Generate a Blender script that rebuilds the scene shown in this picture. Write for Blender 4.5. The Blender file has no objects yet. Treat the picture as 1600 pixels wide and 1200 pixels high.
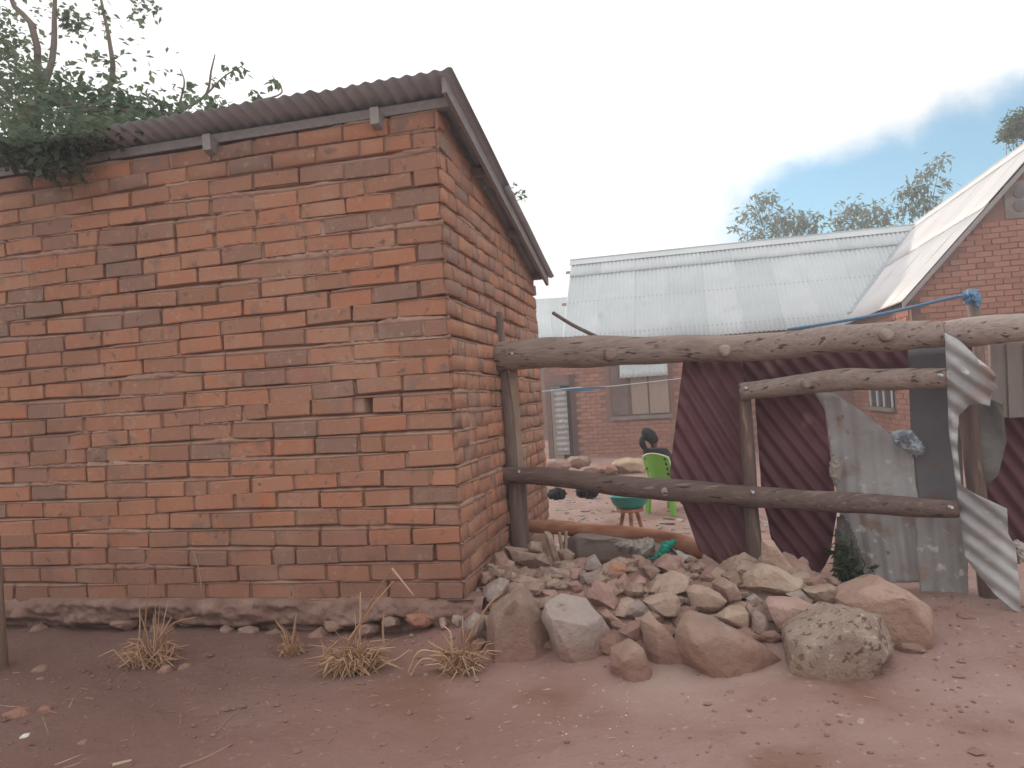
import bpy, bmesh, math, random
import numpy as np
from mathutils import Vector, Matrix, noise as mnoise

random.seed(7); np.random.seed(7)
R = math.radians
SC = bpy.context.scene
COL = SC.collection

# ------------------------------------------------------------------ camera
F = 1155.0                       # focal length in pixels of the 1600 px wide photograph
PITCH, ROLL, EYE = R(1.3), R(3.5), 1.25
f_ = Vector((0, math.cos(PITCH), math.sin(PITCH)))
r0 = Vector((1, 0, 0)); u0 = Vector((0, -math.sin(PITCH), math.cos(PITCH)))
r_ = r0 * math.cos(ROLL) - u0 * math.sin(ROLL)
u_ = u0 * math.cos(ROLL) + r0 * math.sin(ROLL)
CAM = Vector((0, 0, EYE))
cd = bpy.data.cameras.new('camera'); cam = bpy.data.objects.new('camera', cd); COL.objects.link(cam)
cd.sensor_width = 36; cd.lens = 36 * F / 1600; cd.clip_start = 0.05; cd.clip_end = 2000
cam.matrix_world = Matrix(((r_.x, u_.x, -f_.x, 0), (r_.y, u_.y, -f_.y, 0), (r_.z, u_.z, -f_.z, EYE), (0, 0, 0, 1)))
SC.camera = cam

# ------------------------------------------------------------------ sky, sun, exposure
SUN_AZ, SUN_EL = R(-38), R(13)            # behind the shed, to the left
CLOUD = 1.12
HAZE = 0.009
BLUE_DIR = Vector((0.755, 0.62, 0.30)).normalized()        # middle of the clear sky to the right
_a, _b = [f_ + r_ * ((x - 800) / F) - u_ * ((y - 600) / F) for x, y in ((1230, 285), (1600, 118))]
CLEAR_N = _a.cross(_b).normalized()                        # the cloud bank's edge runs along this great circle
if CLEAR_N.z > 0: CLEAR_N = -CLEAR_N
w = bpy.data.worlds.new('World'); SC.world = w; w.use_nodes = True
nt = w.node_tree; nt.nodes.clear()
def N(t, ty, **kw):
    n = t.nodes.new(ty)
    for k, v in kw.items():
        if k.startswith('i_'):
            key = k[2:]
            key = int(key) if key.isdigit() else key.replace('_', ' ')
            n.inputs[key].default_value = v
        else: setattr(n, k, v)
    return n
out = N(nt, 'ShaderNodeOutputWorld')
sky = N(nt, 'ShaderNodeTexSky', sky_type='NISHITA', sun_disc=False, sun_elevation=SUN_EL, sun_rotation=SUN_AZ, dust_density=0.3, ozone_density=3.0, air_density=1.0)
b1 = N(nt, 'ShaderNodeBackground', i_Strength=0.15); tint = N(nt, 'ShaderNodeVectorMath', operation='MULTIPLY'); tint.inputs[1].default_value = (.88, 1.38, 1.34)
nt.links.new(sky.outputs[0], tint.inputs[0]); nt.links.new(tint.outputs[0], b1.inputs[0])
b2 = N(nt, 'ShaderNodeBackground', i_Color=(1, 1, 0.995, 1), i_Strength=CLOUD)
tc = N(nt, 'ShaderNodeTexCoord')
nc = N(nt, 'ShaderNodeTexNoise', i_Scale=3.0, i_Detail=6.0, i_Roughness=.6); nt.links.new(tc.outputs['Generated'], nc.inputs['Vector'])
mc = N(nt, 'ShaderNodeMapRange', i_1=.3, i_2=.7, i_3=CLOUD * .80, i_4=CLOUD * 1.20); nt.links.new(nc.outputs[0], mc.inputs[0]); nt.links.new(mc.outputs[0], b2.inputs['Strength'])
ns = N(nt, 'ShaderNodeTexNoise', i_Scale=2.6, i_Detail=9.0, i_Roughness=0.6)
nt.links.new(tc.outputs['Generated'], ns.inputs['Vector'])
def cone(direction, lo, hi, amp):            # 1 inside an opening of the cloud, ragged edge
    dt = N(nt, 'ShaderNodeVectorMath', operation='DOT_PRODUCT'); dt.inputs[1].default_value = direction
    nt.links.new(tc.outputs['Generated'], dt.inputs[0])
    ma = N(nt, 'ShaderNodeMath', operation='MULTIPLY_ADD', i_1=amp); nt.links.new(ns.outputs[0], ma.inputs[0]); nt.links.new(dt.outputs['Value'], ma.inputs[2])
    mr = N(nt, 'ShaderNodeMapRange', interpolation_type='SMOOTHSTEP', i_1=lo + amp * .5, i_2=hi + amp * .5); nt.links.new(ma.outputs[0], mr.inputs[0])
    return mr.outputs[0]
ca_, cb2 = cone(CLEAR_N, -.035, .02, .22), cone(BLUE_DIR, math.cos(R(36)), math.cos(R(30)), .06)
mm_ = N(nt, 'ShaderNodeMath', operation='MULTIPLY'); nt.links.new(ca_, mm_.inputs[0]); nt.links.new(cb2, mm_.inputs[1])
mr = N(nt, 'ShaderNodeMath', operation='MULTIPLY_ADD', i_1=-.86, i_2=1.0); nt.links.new(mm_.outputs[0], mr.inputs[0])
mx = N(nt, 'ShaderNodeMixShader'); nt.links.new(mr.outputs[0], mx.inputs[0])
nt.links.new(b1.outputs[0], mx.inputs[1]); nt.links.new(b2.outputs[0], mx.inputs[2]); nt.links.new(mx.outputs[0], out.inputs[0])

sl = bpy.data.lights.new('sun', 'SUN'); sun = bpy.data.objects.new('sun', sl); COL.objects.link(sun)
sl.energy = 3.0; sl.angle = R(1.5); sl.color = (1.0, 0.88, 0.74)
sd = Vector((math.sin(SUN_AZ) * math.cos(SUN_EL), math.cos(SUN_AZ) * math.cos(SUN_EL), math.sin(SUN_EL)))
sun.rotation_euler = sd.to_track_quat('Z', 'Y').to_euler()
sun.location = (-10, 12, 9)
vs = SC.view_settings; vs.view_transform = 'Standard'; vs.look = 'None'; vs.gamma = 1; vs.exposure = 0.14; vs.use_curve_mapping = False
SC.cycles.max_bounces = 6; SC.cycles.diffuse_bounces = 4; SC.cycles.volume_bounces = 0

# ------------------------------------------------------------------ helpers
def hor(px): return 626 - 0.0612 * (px - 800)
def ray(px, py):
    return f_ + r_ * ((px - 800) / F) - u_ * ((py - 600) / F)
def P(px, py, Y):                       # the point at depth Y that the photograph shows at px, py
    d = ray(px, py); return CAM + d * (Y / d.y)
AZ = R(13)
S = Vector((math.sin(AZ), math.cos(AZ), 0))       # away from the camera, along the shed's side wall
D = Vector((math.cos(AZ), -math.sin(AZ), 0))      # to the right, along the fronts

def hsh(ix, iy, seed):
    v = np.sin(ix * 127.1 + iy * 311.7 + seed * 74.7) * 43758.5453
    return v - np.floor(v)
def vn(x, y, seed=0):
    x = np.asarray(x, float); y = np.asarray(y, float)
    ix = np.floor(x); iy = np.floor(y); fx = x - ix; fy = y - iy
    fx = fx * fx * (3 - 2 * fx); fy = fy * fy * (3 - 2 * fy)
    a = hsh(ix, iy, seed); b = hsh(ix + 1, iy, seed); c = hsh(ix, iy + 1, seed); d = hsh(ix + 1, iy + 1, seed)
    return (a * (1 - fx) + b * fx) * (1 - fy) + (c * (1 - fx) + d * fx) * fy
def fbm(x, y, seed=0, o=4):
    s = 0; a = 0.5
    for i in range(o):
        s = s + a * vn(np.asarray(x) * 2 ** i, np.asarray(y) * 2 ** i, seed + i * 13); a *= 0.5
    return s
def sstep(a, b, x):
    t = np.clip((np.asarray(x, float) - a) / (b - a), 0, 1); return t * t * (3 - 2 * t)

def new_mesh(name, v, fcs, mat=None, smooth=False):
    me = bpy.data.meshes.new(name)
    if isinstance(v, np.ndarray): v = v.tolist()
    if isinstance(fcs, np.ndarray): fcs = fcs.tolist()
    me.from_pydata(v, [], fcs); me.update()
    if smooth:
        me.shade_smooth()
        if smooth != True: me.set_sharp_from_angle(angle=R(smooth))
    if mat:
        for m in (mat if isinstance(mat, (list, tuple)) else [mat]): me.materials.append(m)
    return me
def link(name, me, parent=None, loc=(0, 0, 0)):
    o = bpy.data.objects.new(name, me); COL.objects.link(o)
    if parent: o.parent = parent
    o.location = loc; return o
def wobj(name, v, fcs, mat, parent=None, smooth=False, origin=None):
    """mesh given in world coordinates; the origin goes to its base centre"""
    v = np.array([tuple(p) for p in v], float)
    if origin is None:
        lo = v.min(0); hi = v.max(0); origin = np.array([(lo[0] + hi[0]) / 2, (lo[1] + hi[1]) / 2, lo[2]])
    origin = np.array(tuple(origin), float)
    me = new_mesh(name, v - origin, fcs, mat, smooth)
    loc = Vector(origin)
    if parent:
        q = parent
        while q: loc = loc - q.location; q = q.parent
    return link(name, me, parent, loc)
def tag(o, label=None, cat=None, group=None, kind=None):
    if label: o['label'] = label
    if cat: o['category'] = cat
    if group: o['group'] = group
    if kind: o['kind'] = kind
    return o
def thing(name, label, cat, loc, group=None):
    o = bpy.data.objects.new(name, None); COL.objects.link(o); o.location = loc; o.empty_display_size = 0.1
    return tag(o, label, cat, group)
class MB:
    def __init__(s): s.v = []; s.f = []
    def add(s, v, f):
        n = len(s.v); s.v += [tuple(p) for p in v]; s.f += [tuple(i + n for i in q) for q in f]; return s
    def box(s, c, ax, ay, az):           # centre and three half-axes
        c, ax, ay, az = map(Vector, (c, ax, ay, az))
        v = [c + ax * i + ay * j + az * k for k in (-1, 1) for j in (-1, 1) for i in (-1, 1)]
        return s.add(v, [(0, 2, 3, 1), (4, 5, 7, 6), (0, 1, 5, 4), (2, 6, 7, 3), (0, 4, 6, 2), (1, 3, 7, 5)])
    def tube(s, pts, rad, n=8, jit=0.0, cap=True):
        pts = [Vector(p) for p in pts]; k = len(pts)
        if not isinstance(rad, (list, tuple)): rad = [rad] * k
        t = (pts[-1] - pts[0]).normalized()
        ref = Vector((0, 0, 1)) if abs(t.z) < 0.8 else Vector((1, 0, 0))
        v = []; f = []
        for i in range(k):
            t = (pts[min(i + 1, k - 1)] - pts[max(i - 1, 0)]).normalized()
            a = ref.cross(t).normalized(); b = t.cross(a)
            for j in range(n):
                th = 2 * math.pi * j / n
                rr = rad[i] * (1 + jit * (mnoise.noise(pts[i] * 5 + Vector((math.cos(th), math.sin(th), 0)) * 1.3)))
                v.append(pts[i] + a * (rr * math.cos(th)) + b * (rr * math.sin(th)))
        for i in range(k - 1):
            for j in range(n):
                f.append((i * n + j, i * n + (j + 1) % n, (i + 1) * n + (j + 1) % n, (i + 1) * n + j))
        if cap:
            f.append(tuple(range(n - 1, -1, -1))); f.append(tuple((k - 1) * n + j for j in range(n)))
        return s.add(v, f)
    def build(s, name, mat, parent=None, smooth=False, origin=None):
        return wobj(name, s.v, s.f, mat, parent, smooth, origin)
def curve_pts(pts, n):
    """Catmull-Rom through pts"""
    pts = [Vector(p) for p in pts]; q = [pts[0] * 2 - pts[1]] + pts + [pts[-1] * 2 - pts[-2]]
    o = []
    for i in range(n):
        t = i / (n - 1) * (len(pts) - 1); k = min(int(t), len(pts) - 2); x = t - k
        a, b, c, d = q[k:k + 4]
        o.append(0.5 * ((2 * b) + (c - a) * x + (2 * a - 5 * b + 4 * c - d) * x * x + (3 * b - a - 3 * c + d) * x ** 3))
    return o
def lerp_list(a, n):
    return list(np.interp(np.linspace(0, len(a) - 1, n), range(len(a)), a))

# ------------------------------------------------------------------ materials
def mat_noise(name, cols, scale=4.0, rough=0.9, bump=0.3, bscale=40.0, rnd=None, patch=None, stretch=None,
              coords='Object', metal=0.0, detail=6.0, soil=None, spec=0.3, bdist=0.01, trans=0.0, rnd_amt=0.6):
    """cols: list of (pos, rgb) over a noise; rnd: 'object' / 'island' shifts the ramp for each piece; patch: (rgb, lo, hi, scale)"""
    m = bpy.data.materials.new(name); m.use_nodes = True; t = m.node_tree; L = t.links.new
    b = t.nodes['Principled BSDF']; b.inputs['Roughness'].default_value = rough; b.inputs['Metallic'].default_value = metal
    b.inputs['Specular IOR Level'].default_value = spec
    c = N(t, 'ShaderNodeTexCoord'); vec = c.outputs[coords]
    if stretch:
        mp = N(t, 'ShaderNodeMapping'); mp.inputs['Scale'].default_value = stretch; L(vec, mp.inputs[0]); vec = mp.outputs[0]
    n1 = N(t, 'ShaderNodeTexNoise', noise_dimensions='4D', i_Scale=scale, i_Detail=detail, i_Roughness=0.6); L(vec, n1.inputs['Vector'])
    fac = n1.outputs[0]; rv = None
    if rnd:
        rv = N(t, 'ShaderNodeObjectInfo').outputs['Random'] if rnd == 'object' else N(t, 'ShaderNodeNewGeometry').outputs['Random Per Island']
        k = N(t, 'ShaderNodeMath', operation='MULTIPLY', i_1=50.0); L(rv, k.inputs[0]); L(k.outputs[0], n1.inputs['W'])
        mx = N(t, 'ShaderNodeMix', i_0=rnd_amt); L(n1.outputs[0], mx.inputs[2]); L(rv, mx.inputs[3]); fac = mx.outputs[0]
    rp = N(t, 'ShaderNodeValToRGB'); L(fac, rp.inputs[0]); e = rp.color_ramp.elements
    while len(e) < len(cols): e.new(0.5)
    for el, (p, col) in zip(e, cols): el.position = p; el.color = (*col, 1)
    colr = rp.outputs[0]
    for pt in (patch or []):
        rgb, lo, hi, sc = pt
        n2 = N(t, 'ShaderNodeTexNoise', noise_dimensions='4D', i_Scale=sc, i_Detail=4.0); L(vec, n2.inputs['Vector'])
        if rv:
            k2 = N(t, 'ShaderNodeMath', operation='MULTIPLY_ADD', i_1=91.0, i_2=sc * 7); L(rv, k2.inputs[0]); L(k2.outputs[0], n2.inputs['W'])
        else: n2.inputs['W'].default_value = sc * 3.7
        mr2 = N(t, 'ShaderNodeMapRange', interpolation_type='SMOOTHSTEP', i_1=lo, i_2=hi); L(n2.outputs[0], mr2.inputs[0])
        m2 = N(t, 'ShaderNodeMix', data_type='RGBA'); L(mr2.outputs[0], m2.inputs[0]); L(colr, m2.inputs[6]); m2.inputs[7].default_value = (*rgb, 1)
        colr = m2.outputs[2]
    if soil:                                  # soil splashed up the lower part of a stone
        rgb, z0, z1 = soil
        g = N(t, 'ShaderNodeNewGeometry'); sx = N(t, 'ShaderNodeSeparateXYZ'); L(g.outputs['Position'], sx.inputs[0])
        n3 = N(t, 'ShaderNodeTexNoise', i_Scale=7.0, i_Detail=5.0); L(g.outputs['Position'], n3.inputs['Vector'])
        k3 = N(t, 'ShaderNodeMath', operation='MULTIPLY_ADD', i_1=0.22); L(n3.outputs[0], k3.inputs[0]); L(sx.outputs[2], k3.inputs[2])
        mr3 = N(t, 'ShaderNodeMapRange', interpolation_type='SMOOTHSTEP', i_1=z0 + 0.11, i_2=z1 + 0.11, i_3=0.75, i_4=0.0); L(k3.outputs[0], mr3.inputs[0])
        m3 = N(t, 'ShaderNodeMix', data_type='RGBA'); L(mr3.outputs[0], m3.inputs[0]); L(colr, m3.inputs[6]); m3.inputs[7].default_value = (*rgb, 1)
        colr = m3.outputs[2]
    if name == 'red_brown_dirt':              # redder soil to the left, with wall shade and vignette darkened into it
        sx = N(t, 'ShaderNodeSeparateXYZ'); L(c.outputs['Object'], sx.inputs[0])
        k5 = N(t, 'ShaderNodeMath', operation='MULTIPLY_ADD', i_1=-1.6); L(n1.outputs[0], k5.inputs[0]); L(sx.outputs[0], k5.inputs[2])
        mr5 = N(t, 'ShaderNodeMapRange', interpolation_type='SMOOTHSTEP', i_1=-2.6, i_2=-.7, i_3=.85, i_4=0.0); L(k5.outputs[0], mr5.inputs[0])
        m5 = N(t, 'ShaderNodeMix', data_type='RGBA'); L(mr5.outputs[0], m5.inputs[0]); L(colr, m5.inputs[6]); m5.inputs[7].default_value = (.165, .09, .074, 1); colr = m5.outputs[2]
    if name.startswith('fired_brick') or name == 'mud_mortar':        # dust, rain streaks and soot that run across many bricks
        g6 = N(t, 'ShaderNodeNewGeometry'); mp6 = N(t, 'ShaderNodeMapping'); mp6.inputs['Scale'].default_value = (1, 1, .45); L(g6.outputs['Position'], mp6.inputs[0])
        for sc6, lo6, hi6, am6, rgb6 in ((2.6, .50, .72, .42, (.47, .33, .255)), (3.7, .56, .74, .45, (.23, .155, .125)), (9.0, .58, .72, .35, (.46, .30, .22))):
            n6 = N(t, 'ShaderNodeTexNoise', noise_dimensions='4D', i_Scale=sc6, i_Detail=6.0, i_Roughness=.62, i_W=sc6); L(mp6.outputs[0], n6.inputs['Vector'])
            r6 = N(t, 'ShaderNodeMapRange', interpolation_type='SMOOTHSTEP', i_1=lo6, i_2=hi6, i_3=0.0, i_4=am6); L(n6.outputs[0], r6.inputs[0])
            m6 = N(t, 'ShaderNodeMix', data_type='RGBA'); L(r6.outputs[0], m6.inputs[0]); L(colr, m6.inputs[6]); m6.inputs[7].default_value = (*rgb6, 1); colr = m6.outputs[2]
        sz6 = N(t, 'ShaderNodeSeparateXYZ'); L(g6.outputs['Position'], sz6.inputs[0])       # red mud splashed up by the rain
        n7 = N(t, 'ShaderNodeTexNoise', i_Scale=3.0, i_Detail=7.0, i_Roughness=.65); L(g6.outputs['Position'], n7.inputs['Vector'])
        k7 = N(t, 'ShaderNodeMath', operation='MULTIPLY_ADD', i_1=1.2); L(n7.outputs[0], k7.inputs[0]); L(sz6.outputs[2], k7.inputs[2])
        r7 = N(t, 'ShaderNodeMapRange', interpolation_type='SMOOTHSTEP', i_1=.72, i_2=1.45, i_3=.62, i_4=0.0); L(k7.outputs[0], r7.inputs[0])
        m7 = N(t, 'ShaderNodeMix', data_type='RGBA'); L(r7.outputs[0], m7.inputs[0]); L(colr, m7.inputs[6]); m7.inputs[7].default_value = (.245, .125, .09, 1); colr = m7.outputs[2]
    L(colr, b.inputs['Base Color'])
    if bump:
        n4 = N(t, 'ShaderNodeTexNoise', i_Scale=bscale, i_Detail=6.0, i_Roughness=0.65); L(vec, n4.inputs['Vector'])
        bp = N(t, 'ShaderNodeBump', i_Strength=bump, i_Distance=bdist); L(n4.outputs[0], bp.inputs['Height']); L(bp.outputs[0], b.inputs['Normal'])
    if trans:
        ts = N(t, 'ShaderNodeBsdfTranslucent'); L(colr, ts.inputs[0])
        ms = N(t, 'ShaderNodeMixShader', i_0=trans); L(b.outputs[0], ms.inputs[1]); L(ts.outputs[0], ms.inputs[2])
        L(ms.outputs[0], t.nodes['Material Output'].inputs[0])
    return m
BR = [(0.0, (.33, .17, .11)), (0.25, (.39, .20, .135)), (0.45, (.46, .20, .12)), (0.6, (.47, .235, .15)), (0.75, (.36, .185, .135)), (0.9, (.29, .18, .14)), (1.0, (.46, .18, .11))]
BPATCH = [((.25, .17, .135), .56, .74, 7.0), ((.50, .19, .10), .62, .72, 4.0), ((.46, .33, .24), .56, .78, 30.0), ((.22, .13, .10), .60, .72, 18.0), ((.12, .08, .07), .70, .74, 60.0)]
M = {}
M['brick'] = mat_noise('fired_brick', BR, 6, .95, .9, 90, 'object', BPATCH, bdist=.006, rnd_amt=.8)
M['brick_i'] = mat_noise('fired_brick_joined', BR, 6, .95, .5, 70, 'island', BPATCH, bdist=.006, rnd_amt=.8)
M['mortar'] = mat_noise('mud_mortar', [(.3, (.27, .155, .115)), (.5, (.36, .215, .16)), (.7, (.47, .32, .25))], 3.0, .97, .6, 90, None, [((.40, .24, .17), .5, .65, 14.0)], coords='Object', bdist=.006)
M['plinth'] = mat_noise('plinth_mortar', [(.3, (.19, .11, .085)), (.55, (.28, .175, .14)), (.75, (.36, .25, .205))], 9.0, .97, 1.0, 45, bdist=.01)
HB = [(0, (.30, .14, .105)), (.35, (.36, .165, .12)), (.65, (.42, .20, .145)), (1, (.30, .165, .14))]
M['brick_far'] = mat_noise('yard_house_brick', HB, 3, .95, 0, 1, 'object', [((.40, .25, .18), .58, .75, 4.0)])
M['brick_far_i'] = mat_noise('yard_house_brick_joined', HB, 3, .95, 0, 1, 'island', [((.40, .25, .18), .58, .75, 4.0)])
M['mortar_far'] = mat_noise('yard_house_mortar', [(.3, (.22, .11, .085)), (.7, (.31, .175, .14))], 1.5, .97, .3, 20, bdist=.02)
M['tin'] = mat_noise('galvanised_roof', [(.3, (.50, .54, .56)), (.6, (.60, .63, .645)), (.8, (.68, .70, .71))], .9, .55, 0, 1, 'object', [((.46, .49, .51), .62, .8, 1.6)], stretch=(1, 1, 1), metal=.1, rnd_amt=.18)
M['tin_white'] = mat_noise('pale_roof_sheet', [(.3, (.64, .62, .62)), (.6, (.71, .69, .69)), (.8, (.76, .74, .74))], .9, .55, 0, 1, 'object', [((.55, .52, .52), .62, .8, 1.6)], metal=.1, rnd_amt=.35)
M['tin_dark'] = mat_noise('weathered_roof_sheet', [(.3, (.34, .36, .39)), (.7, (.46, .49, .52))], 5, .6, 0, 1, None, [((.31, .26, .24), .62, .8, 6.0)], metal=.2)
M['tin_grey'] = mat_noise('grey_dented_sheet', [(.3, (.30, .285, .285)), (.5, (.41, .395, .39)), (.72, (.54, .53, .525))], 2.6, .6, .35, 16, 'object', [((.34, .235, .19), .55, .74, 7.0), ((.60, .59, .58), .60, .70, 18.0), ((.20, .13, .10), .64, .70, 13.0)], metal=.15, bdist=.01, rnd_amt=.3)
M['tin_strip'] = mat_noise('twisted_bright_sheet', [(.3, (.24, .225, .225)), (.5, (.35, .34, .34)), (.72, (.52, .515, .515))], 3.0, .5, .3, 14, None, [((.33, .25, .215), .54, .70, 6.0), ((.58, .57, .57), .62, .70, 12.0)], metal=.2, bdist=.01)
M['plate'] = mat_noise('plain_grey_plate', [(.3, (.12, .115, .125)), (.7, (.20, .19, .20))], 2, .7, .25, 8, None, [((.25, .22, .205), .52, .72, 3.0), ((.20, .13, .10), .58, .72, 7.0)], metal=.1)
M['maroon'] = mat_noise('maroon_painted_sheet', [(.3, (.11, .038, .05)), (.55, (.14, .053, .066)), (.8, (.21, .105, .115))], 3.5, .55, .15, 12, 'object', [((.25, .14, .13), .60, .78, 5.0)], bdist=.01, rnd_amt=.3)
WC = [(.25, (.23, .17, .148)), (.45, (.33, .255, .222)), (.6, (.40, .32, .285)), (.8, (.48, .40, .36))]
M['wood_x'] = mat_noise('weathered_log', WC, 5, .9, .8, 10, 'object', [((.14, .09, .07), .60, .70, 6.0), ((.10, .072, .06), .61, .65, 4.0)], stretch=(.6, 10, 10), bdist=.012, rnd_amt=.25)
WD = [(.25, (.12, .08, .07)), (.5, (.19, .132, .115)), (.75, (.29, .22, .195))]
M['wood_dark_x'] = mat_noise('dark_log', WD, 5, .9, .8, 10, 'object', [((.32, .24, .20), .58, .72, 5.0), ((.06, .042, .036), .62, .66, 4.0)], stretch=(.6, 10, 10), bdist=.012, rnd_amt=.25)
M['wood_z'] = mat_noise('dark_post', WD, 5, .9, .8, 10, 'object', [((.28, .20, .16), .58, .70, 4.0)], stretch=(8, 8, 1), bdist=.01, rnd_amt=.25)
M['wood_pale'] = mat_noise('pale_plank', [(.3, (.30, .22, .165)), (.7, (.46, .36, .28))], 5, .9, .5, 10, None, None, stretch=(8, 8, 1), bdist=.008)
M['wood_orange'] = mat_noise('peeled_log', [(.3, (.20, .085, .05)), (.5, (.38, .17, .10)), (.75, (.56, .33, .23))], 3, .75, .4, 10, None, None, stretch=(1, 5, 5), bdist=.006)
M['timber'] = mat_noise('roof_timber', [(.3, (.25, .225, .22)), (.7, (.37, .34, .335))], 6, .9, .4, 12, 'object', None, stretch=(6, 6, 6), bdist=.006, rnd_amt=.3)
SOIL = ((.31, .17, .13), .03, .20)
def stone(name, a, b, c, p=None):
    mean = (.385, .295, .235); a, b, c = [tuple(1.0 * (.62 * v * k + .38 * w_ * j) for v, k, w_, j in zip(q, (1.1, 1.02, 1.1), mean, (dk,) * 3)) for q, dk in ((a, .78), (b, 1.0), (c, 1.22))]
    return mat_noise(name, [(.28, a), (.5, b), (.72, c)], 7, .95, 1.0, 22, 'object', (p or []) + [((.47, .385, .335), .62, .76, 14.0), ((.22, .14, .11), .62, .74, 9.0)], soil=SOIL, bdist=.025, rnd_amt=.25)
M['st_tan'] = stone('tan_stone', (.33, .235, .165), (.43, .315, .23), (.53, .41, .31))
M['st_brown'] = stone('brown_stone', (.24, .155, .115), (.34, .225, .165), (.43, .30, .225))
M['st_grey'] = stone('grey_stone', (.27, .23, .20), (.37, .325, .285), (.47, .425, .38))
M['st_pale'] = stone('pale_stone', (.44, .34, .23), (.55, .44, .31), (.62, .53, .41))
M['st_orange'] = stone('orange_stone', (.33, .20, .14), (.42, .265, .19), (.48, .33, .25))
M['st_pink'] = stone('pink_stone', (.31, .175, .14), (.41, .24, .195), (.49, .32, .265))
M['st_speck'] = mat_noise('speckled_boulder', [(.3, (.29, .205, .165)), (.5, (.40, .30, .245)), (.7, (.48, .37, .31))], 8, .95, 1.0, 40, None, [((.19, .115, .09), .56, .62, 30.0), ((.54, .47, .40), .60, .68, 46.0)], soil=((.33, .20, .145), -.02, .12), bdist=.02)
M['st_red'] = stone('broken_brick_red', (.36, .13, .07), (.48, .19, .10), (.52, .24, .14))
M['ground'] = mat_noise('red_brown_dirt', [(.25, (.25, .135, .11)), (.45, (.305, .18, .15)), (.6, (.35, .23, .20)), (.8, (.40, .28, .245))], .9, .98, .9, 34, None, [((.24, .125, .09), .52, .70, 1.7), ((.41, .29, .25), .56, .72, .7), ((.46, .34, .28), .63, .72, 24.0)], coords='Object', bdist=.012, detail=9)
M['straw'] = mat_noise('dry_straw', [(.3, (.30, .165, .095)), (.6, (.43, .26, .155)), (.8, (.56, .40, .27))], 8, .9, 0, 1, 'island', rnd_amt=.6)
M['twig'] = mat_noise('dry_twig', [(.3, (.28, .19, .14)), (.7, (.46, .35, .27))], 8, .9, .3, 40, 'object')
M['leaf'] = mat_noise('tree_leaf', [(.2, (.075, .105, .06)), (.5, (.115, .155, .095)), (.8, (.16, .20, .13))], 3, .5, 0, 1, 'island', trans=.6)
M['leaf_pale'] = mat_noise('bamboo_leaf', [(.2, (.14, .17, .125)), (.5, (.19, .22, .165)), (.8, (.25, .28, .22))], 3, .6, 0, 1, 'island', trans=.5)
M['bark'] = mat_noise('tree_bark', [(.3, (.12, .09, .075)), (.7, (.22, .17, .14))], 6, .95, .5, 20)
M['hole'] = mat_noise('shade_black', [(.3, (.02, .015, .013)), (.7, (.035, .027, .022))], 3, 1, 0)  # near black that stands in for the shade inside an opening
M['glass'] = mat_noise('dark_glass', [(.3, (.03, .035, .045)), (.7, (.05, .055, .065))], 3, .12, 0, spec=.5)
M['shutter'] = mat_noise('shutter_wood', [(.3, (.34, .25, .20)), (.7, (.43, .33, .265))], 2, .85, .2, 10, 'object', stretch=(6, 6, 1), rnd_amt=.4)
M['frame'] = mat_noise('dark_frame', [(.3, (.15, .095, .085)), (.7, (.21, .14, .125))], 3, .85, 0)
M['green'] = mat_noise('green_plastic', [(.3, (.14, .40, .035)), (.7, (.18, .47, .05))], 2, .4, 0, spec=.5)
M['green_rim'] = mat_noise('pale_plastic_rim', [(.3, (.58, .66, .42)), (.7, (.66, .72, .50))], 2, .4, 0)
M['teal'] = mat_noise('teal_plastic', [(.3, (.015, .25, .22)), (.7, (.03, .33, .28))], 3, .35, 0, spec=.5)
M['teal_cloth'] = mat_noise('teal_cloth', [(.3, (.01, .20, .145)), (.7, (.03, .34, .25))], 9, .8, .3, 50)
M['rag'] = mat_noise('grey_rag', [(.3, (.22, .185, .165)), (.5, (.36, .31, .28)), (.75, (.52, .47, .43))], 10, .95, .4, 60)
M['rag_blue'] = mat_noise('blue_grey_rag', [(.3, (.14, .12, .16)), (.48, (.30, .32, .37)), (.6, (.42, .50, .53)), (.75, (.24, .17, .20))], 14, .95, .4, 60)
M['plastic_bag'] = mat_noise('dirty_white_plastic', [(.3, (.36, .32, .30)), (.7, (.55, .52, .50))], 6, .5, .3, 30)
M['blue'] = mat_noise('blue_plastic', [(.3, (.07, .17, .30)), (.7, (.12, .25, .40))], 4, .5, 0)
M['line'] = mat_noise('pale_line', [(.3, (.45, .50, .55)), (.7, (.60, .63, .66))], 4, .6, 0)
M['dark'] = mat_noise('dark_cloth', [(.3, (.018, .016, .022)), (.7, (.04, .035, .045))], 8, .9, 0)
M['skin'] = mat_noise('brown_skin', [(.3, (.11, .055, .04)), (.7, (.15, .078, .055))], 8, .55, 0)
M['hair'] = mat_noise('black_hair', [(.3, (.012, .011, .012)), (.7, (.03, .027, .028))], 40, .8, .5, 120)
M['cement'] = mat_noise('grey_mud', [(.3, (.21, .165, .15)), (.7, (.32, .26, .235))], 4, .95, .5, 20, bdist=.015)
M['sand'] = mat_noise('pale_earth', [(.3, (.42, .29, .20)), (.7, (.52, .38, .27))], 4, .97, .4, 30)
M['crumb'] = mat_noise('white_crumbs', [(.3, (.62, .55, .48)), (.7, (.78, .74, .68))], 6, .9, 0)
M['sack'] = mat_noise('grey_green_sacking', [(.3, (.105, .098, .09)), (.6, (.17, .16, .145)), (.8, (.22, .205, .185))], 4, .95, .6, 14, bdist=.03)
M['plank'] = mat_noise('grey_brown_plank', [(.3, (.20, .165, .15)), (.7, (.30, .255, .235))], 4, .9, .4, 12, 'object', stretch=(6, 6, 1))
M['white'] = mat_noise('white_paint', [(.3, (.55, .54, .55)), (.7, (.66, .65, .65))], 4, .6, 0)

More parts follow.
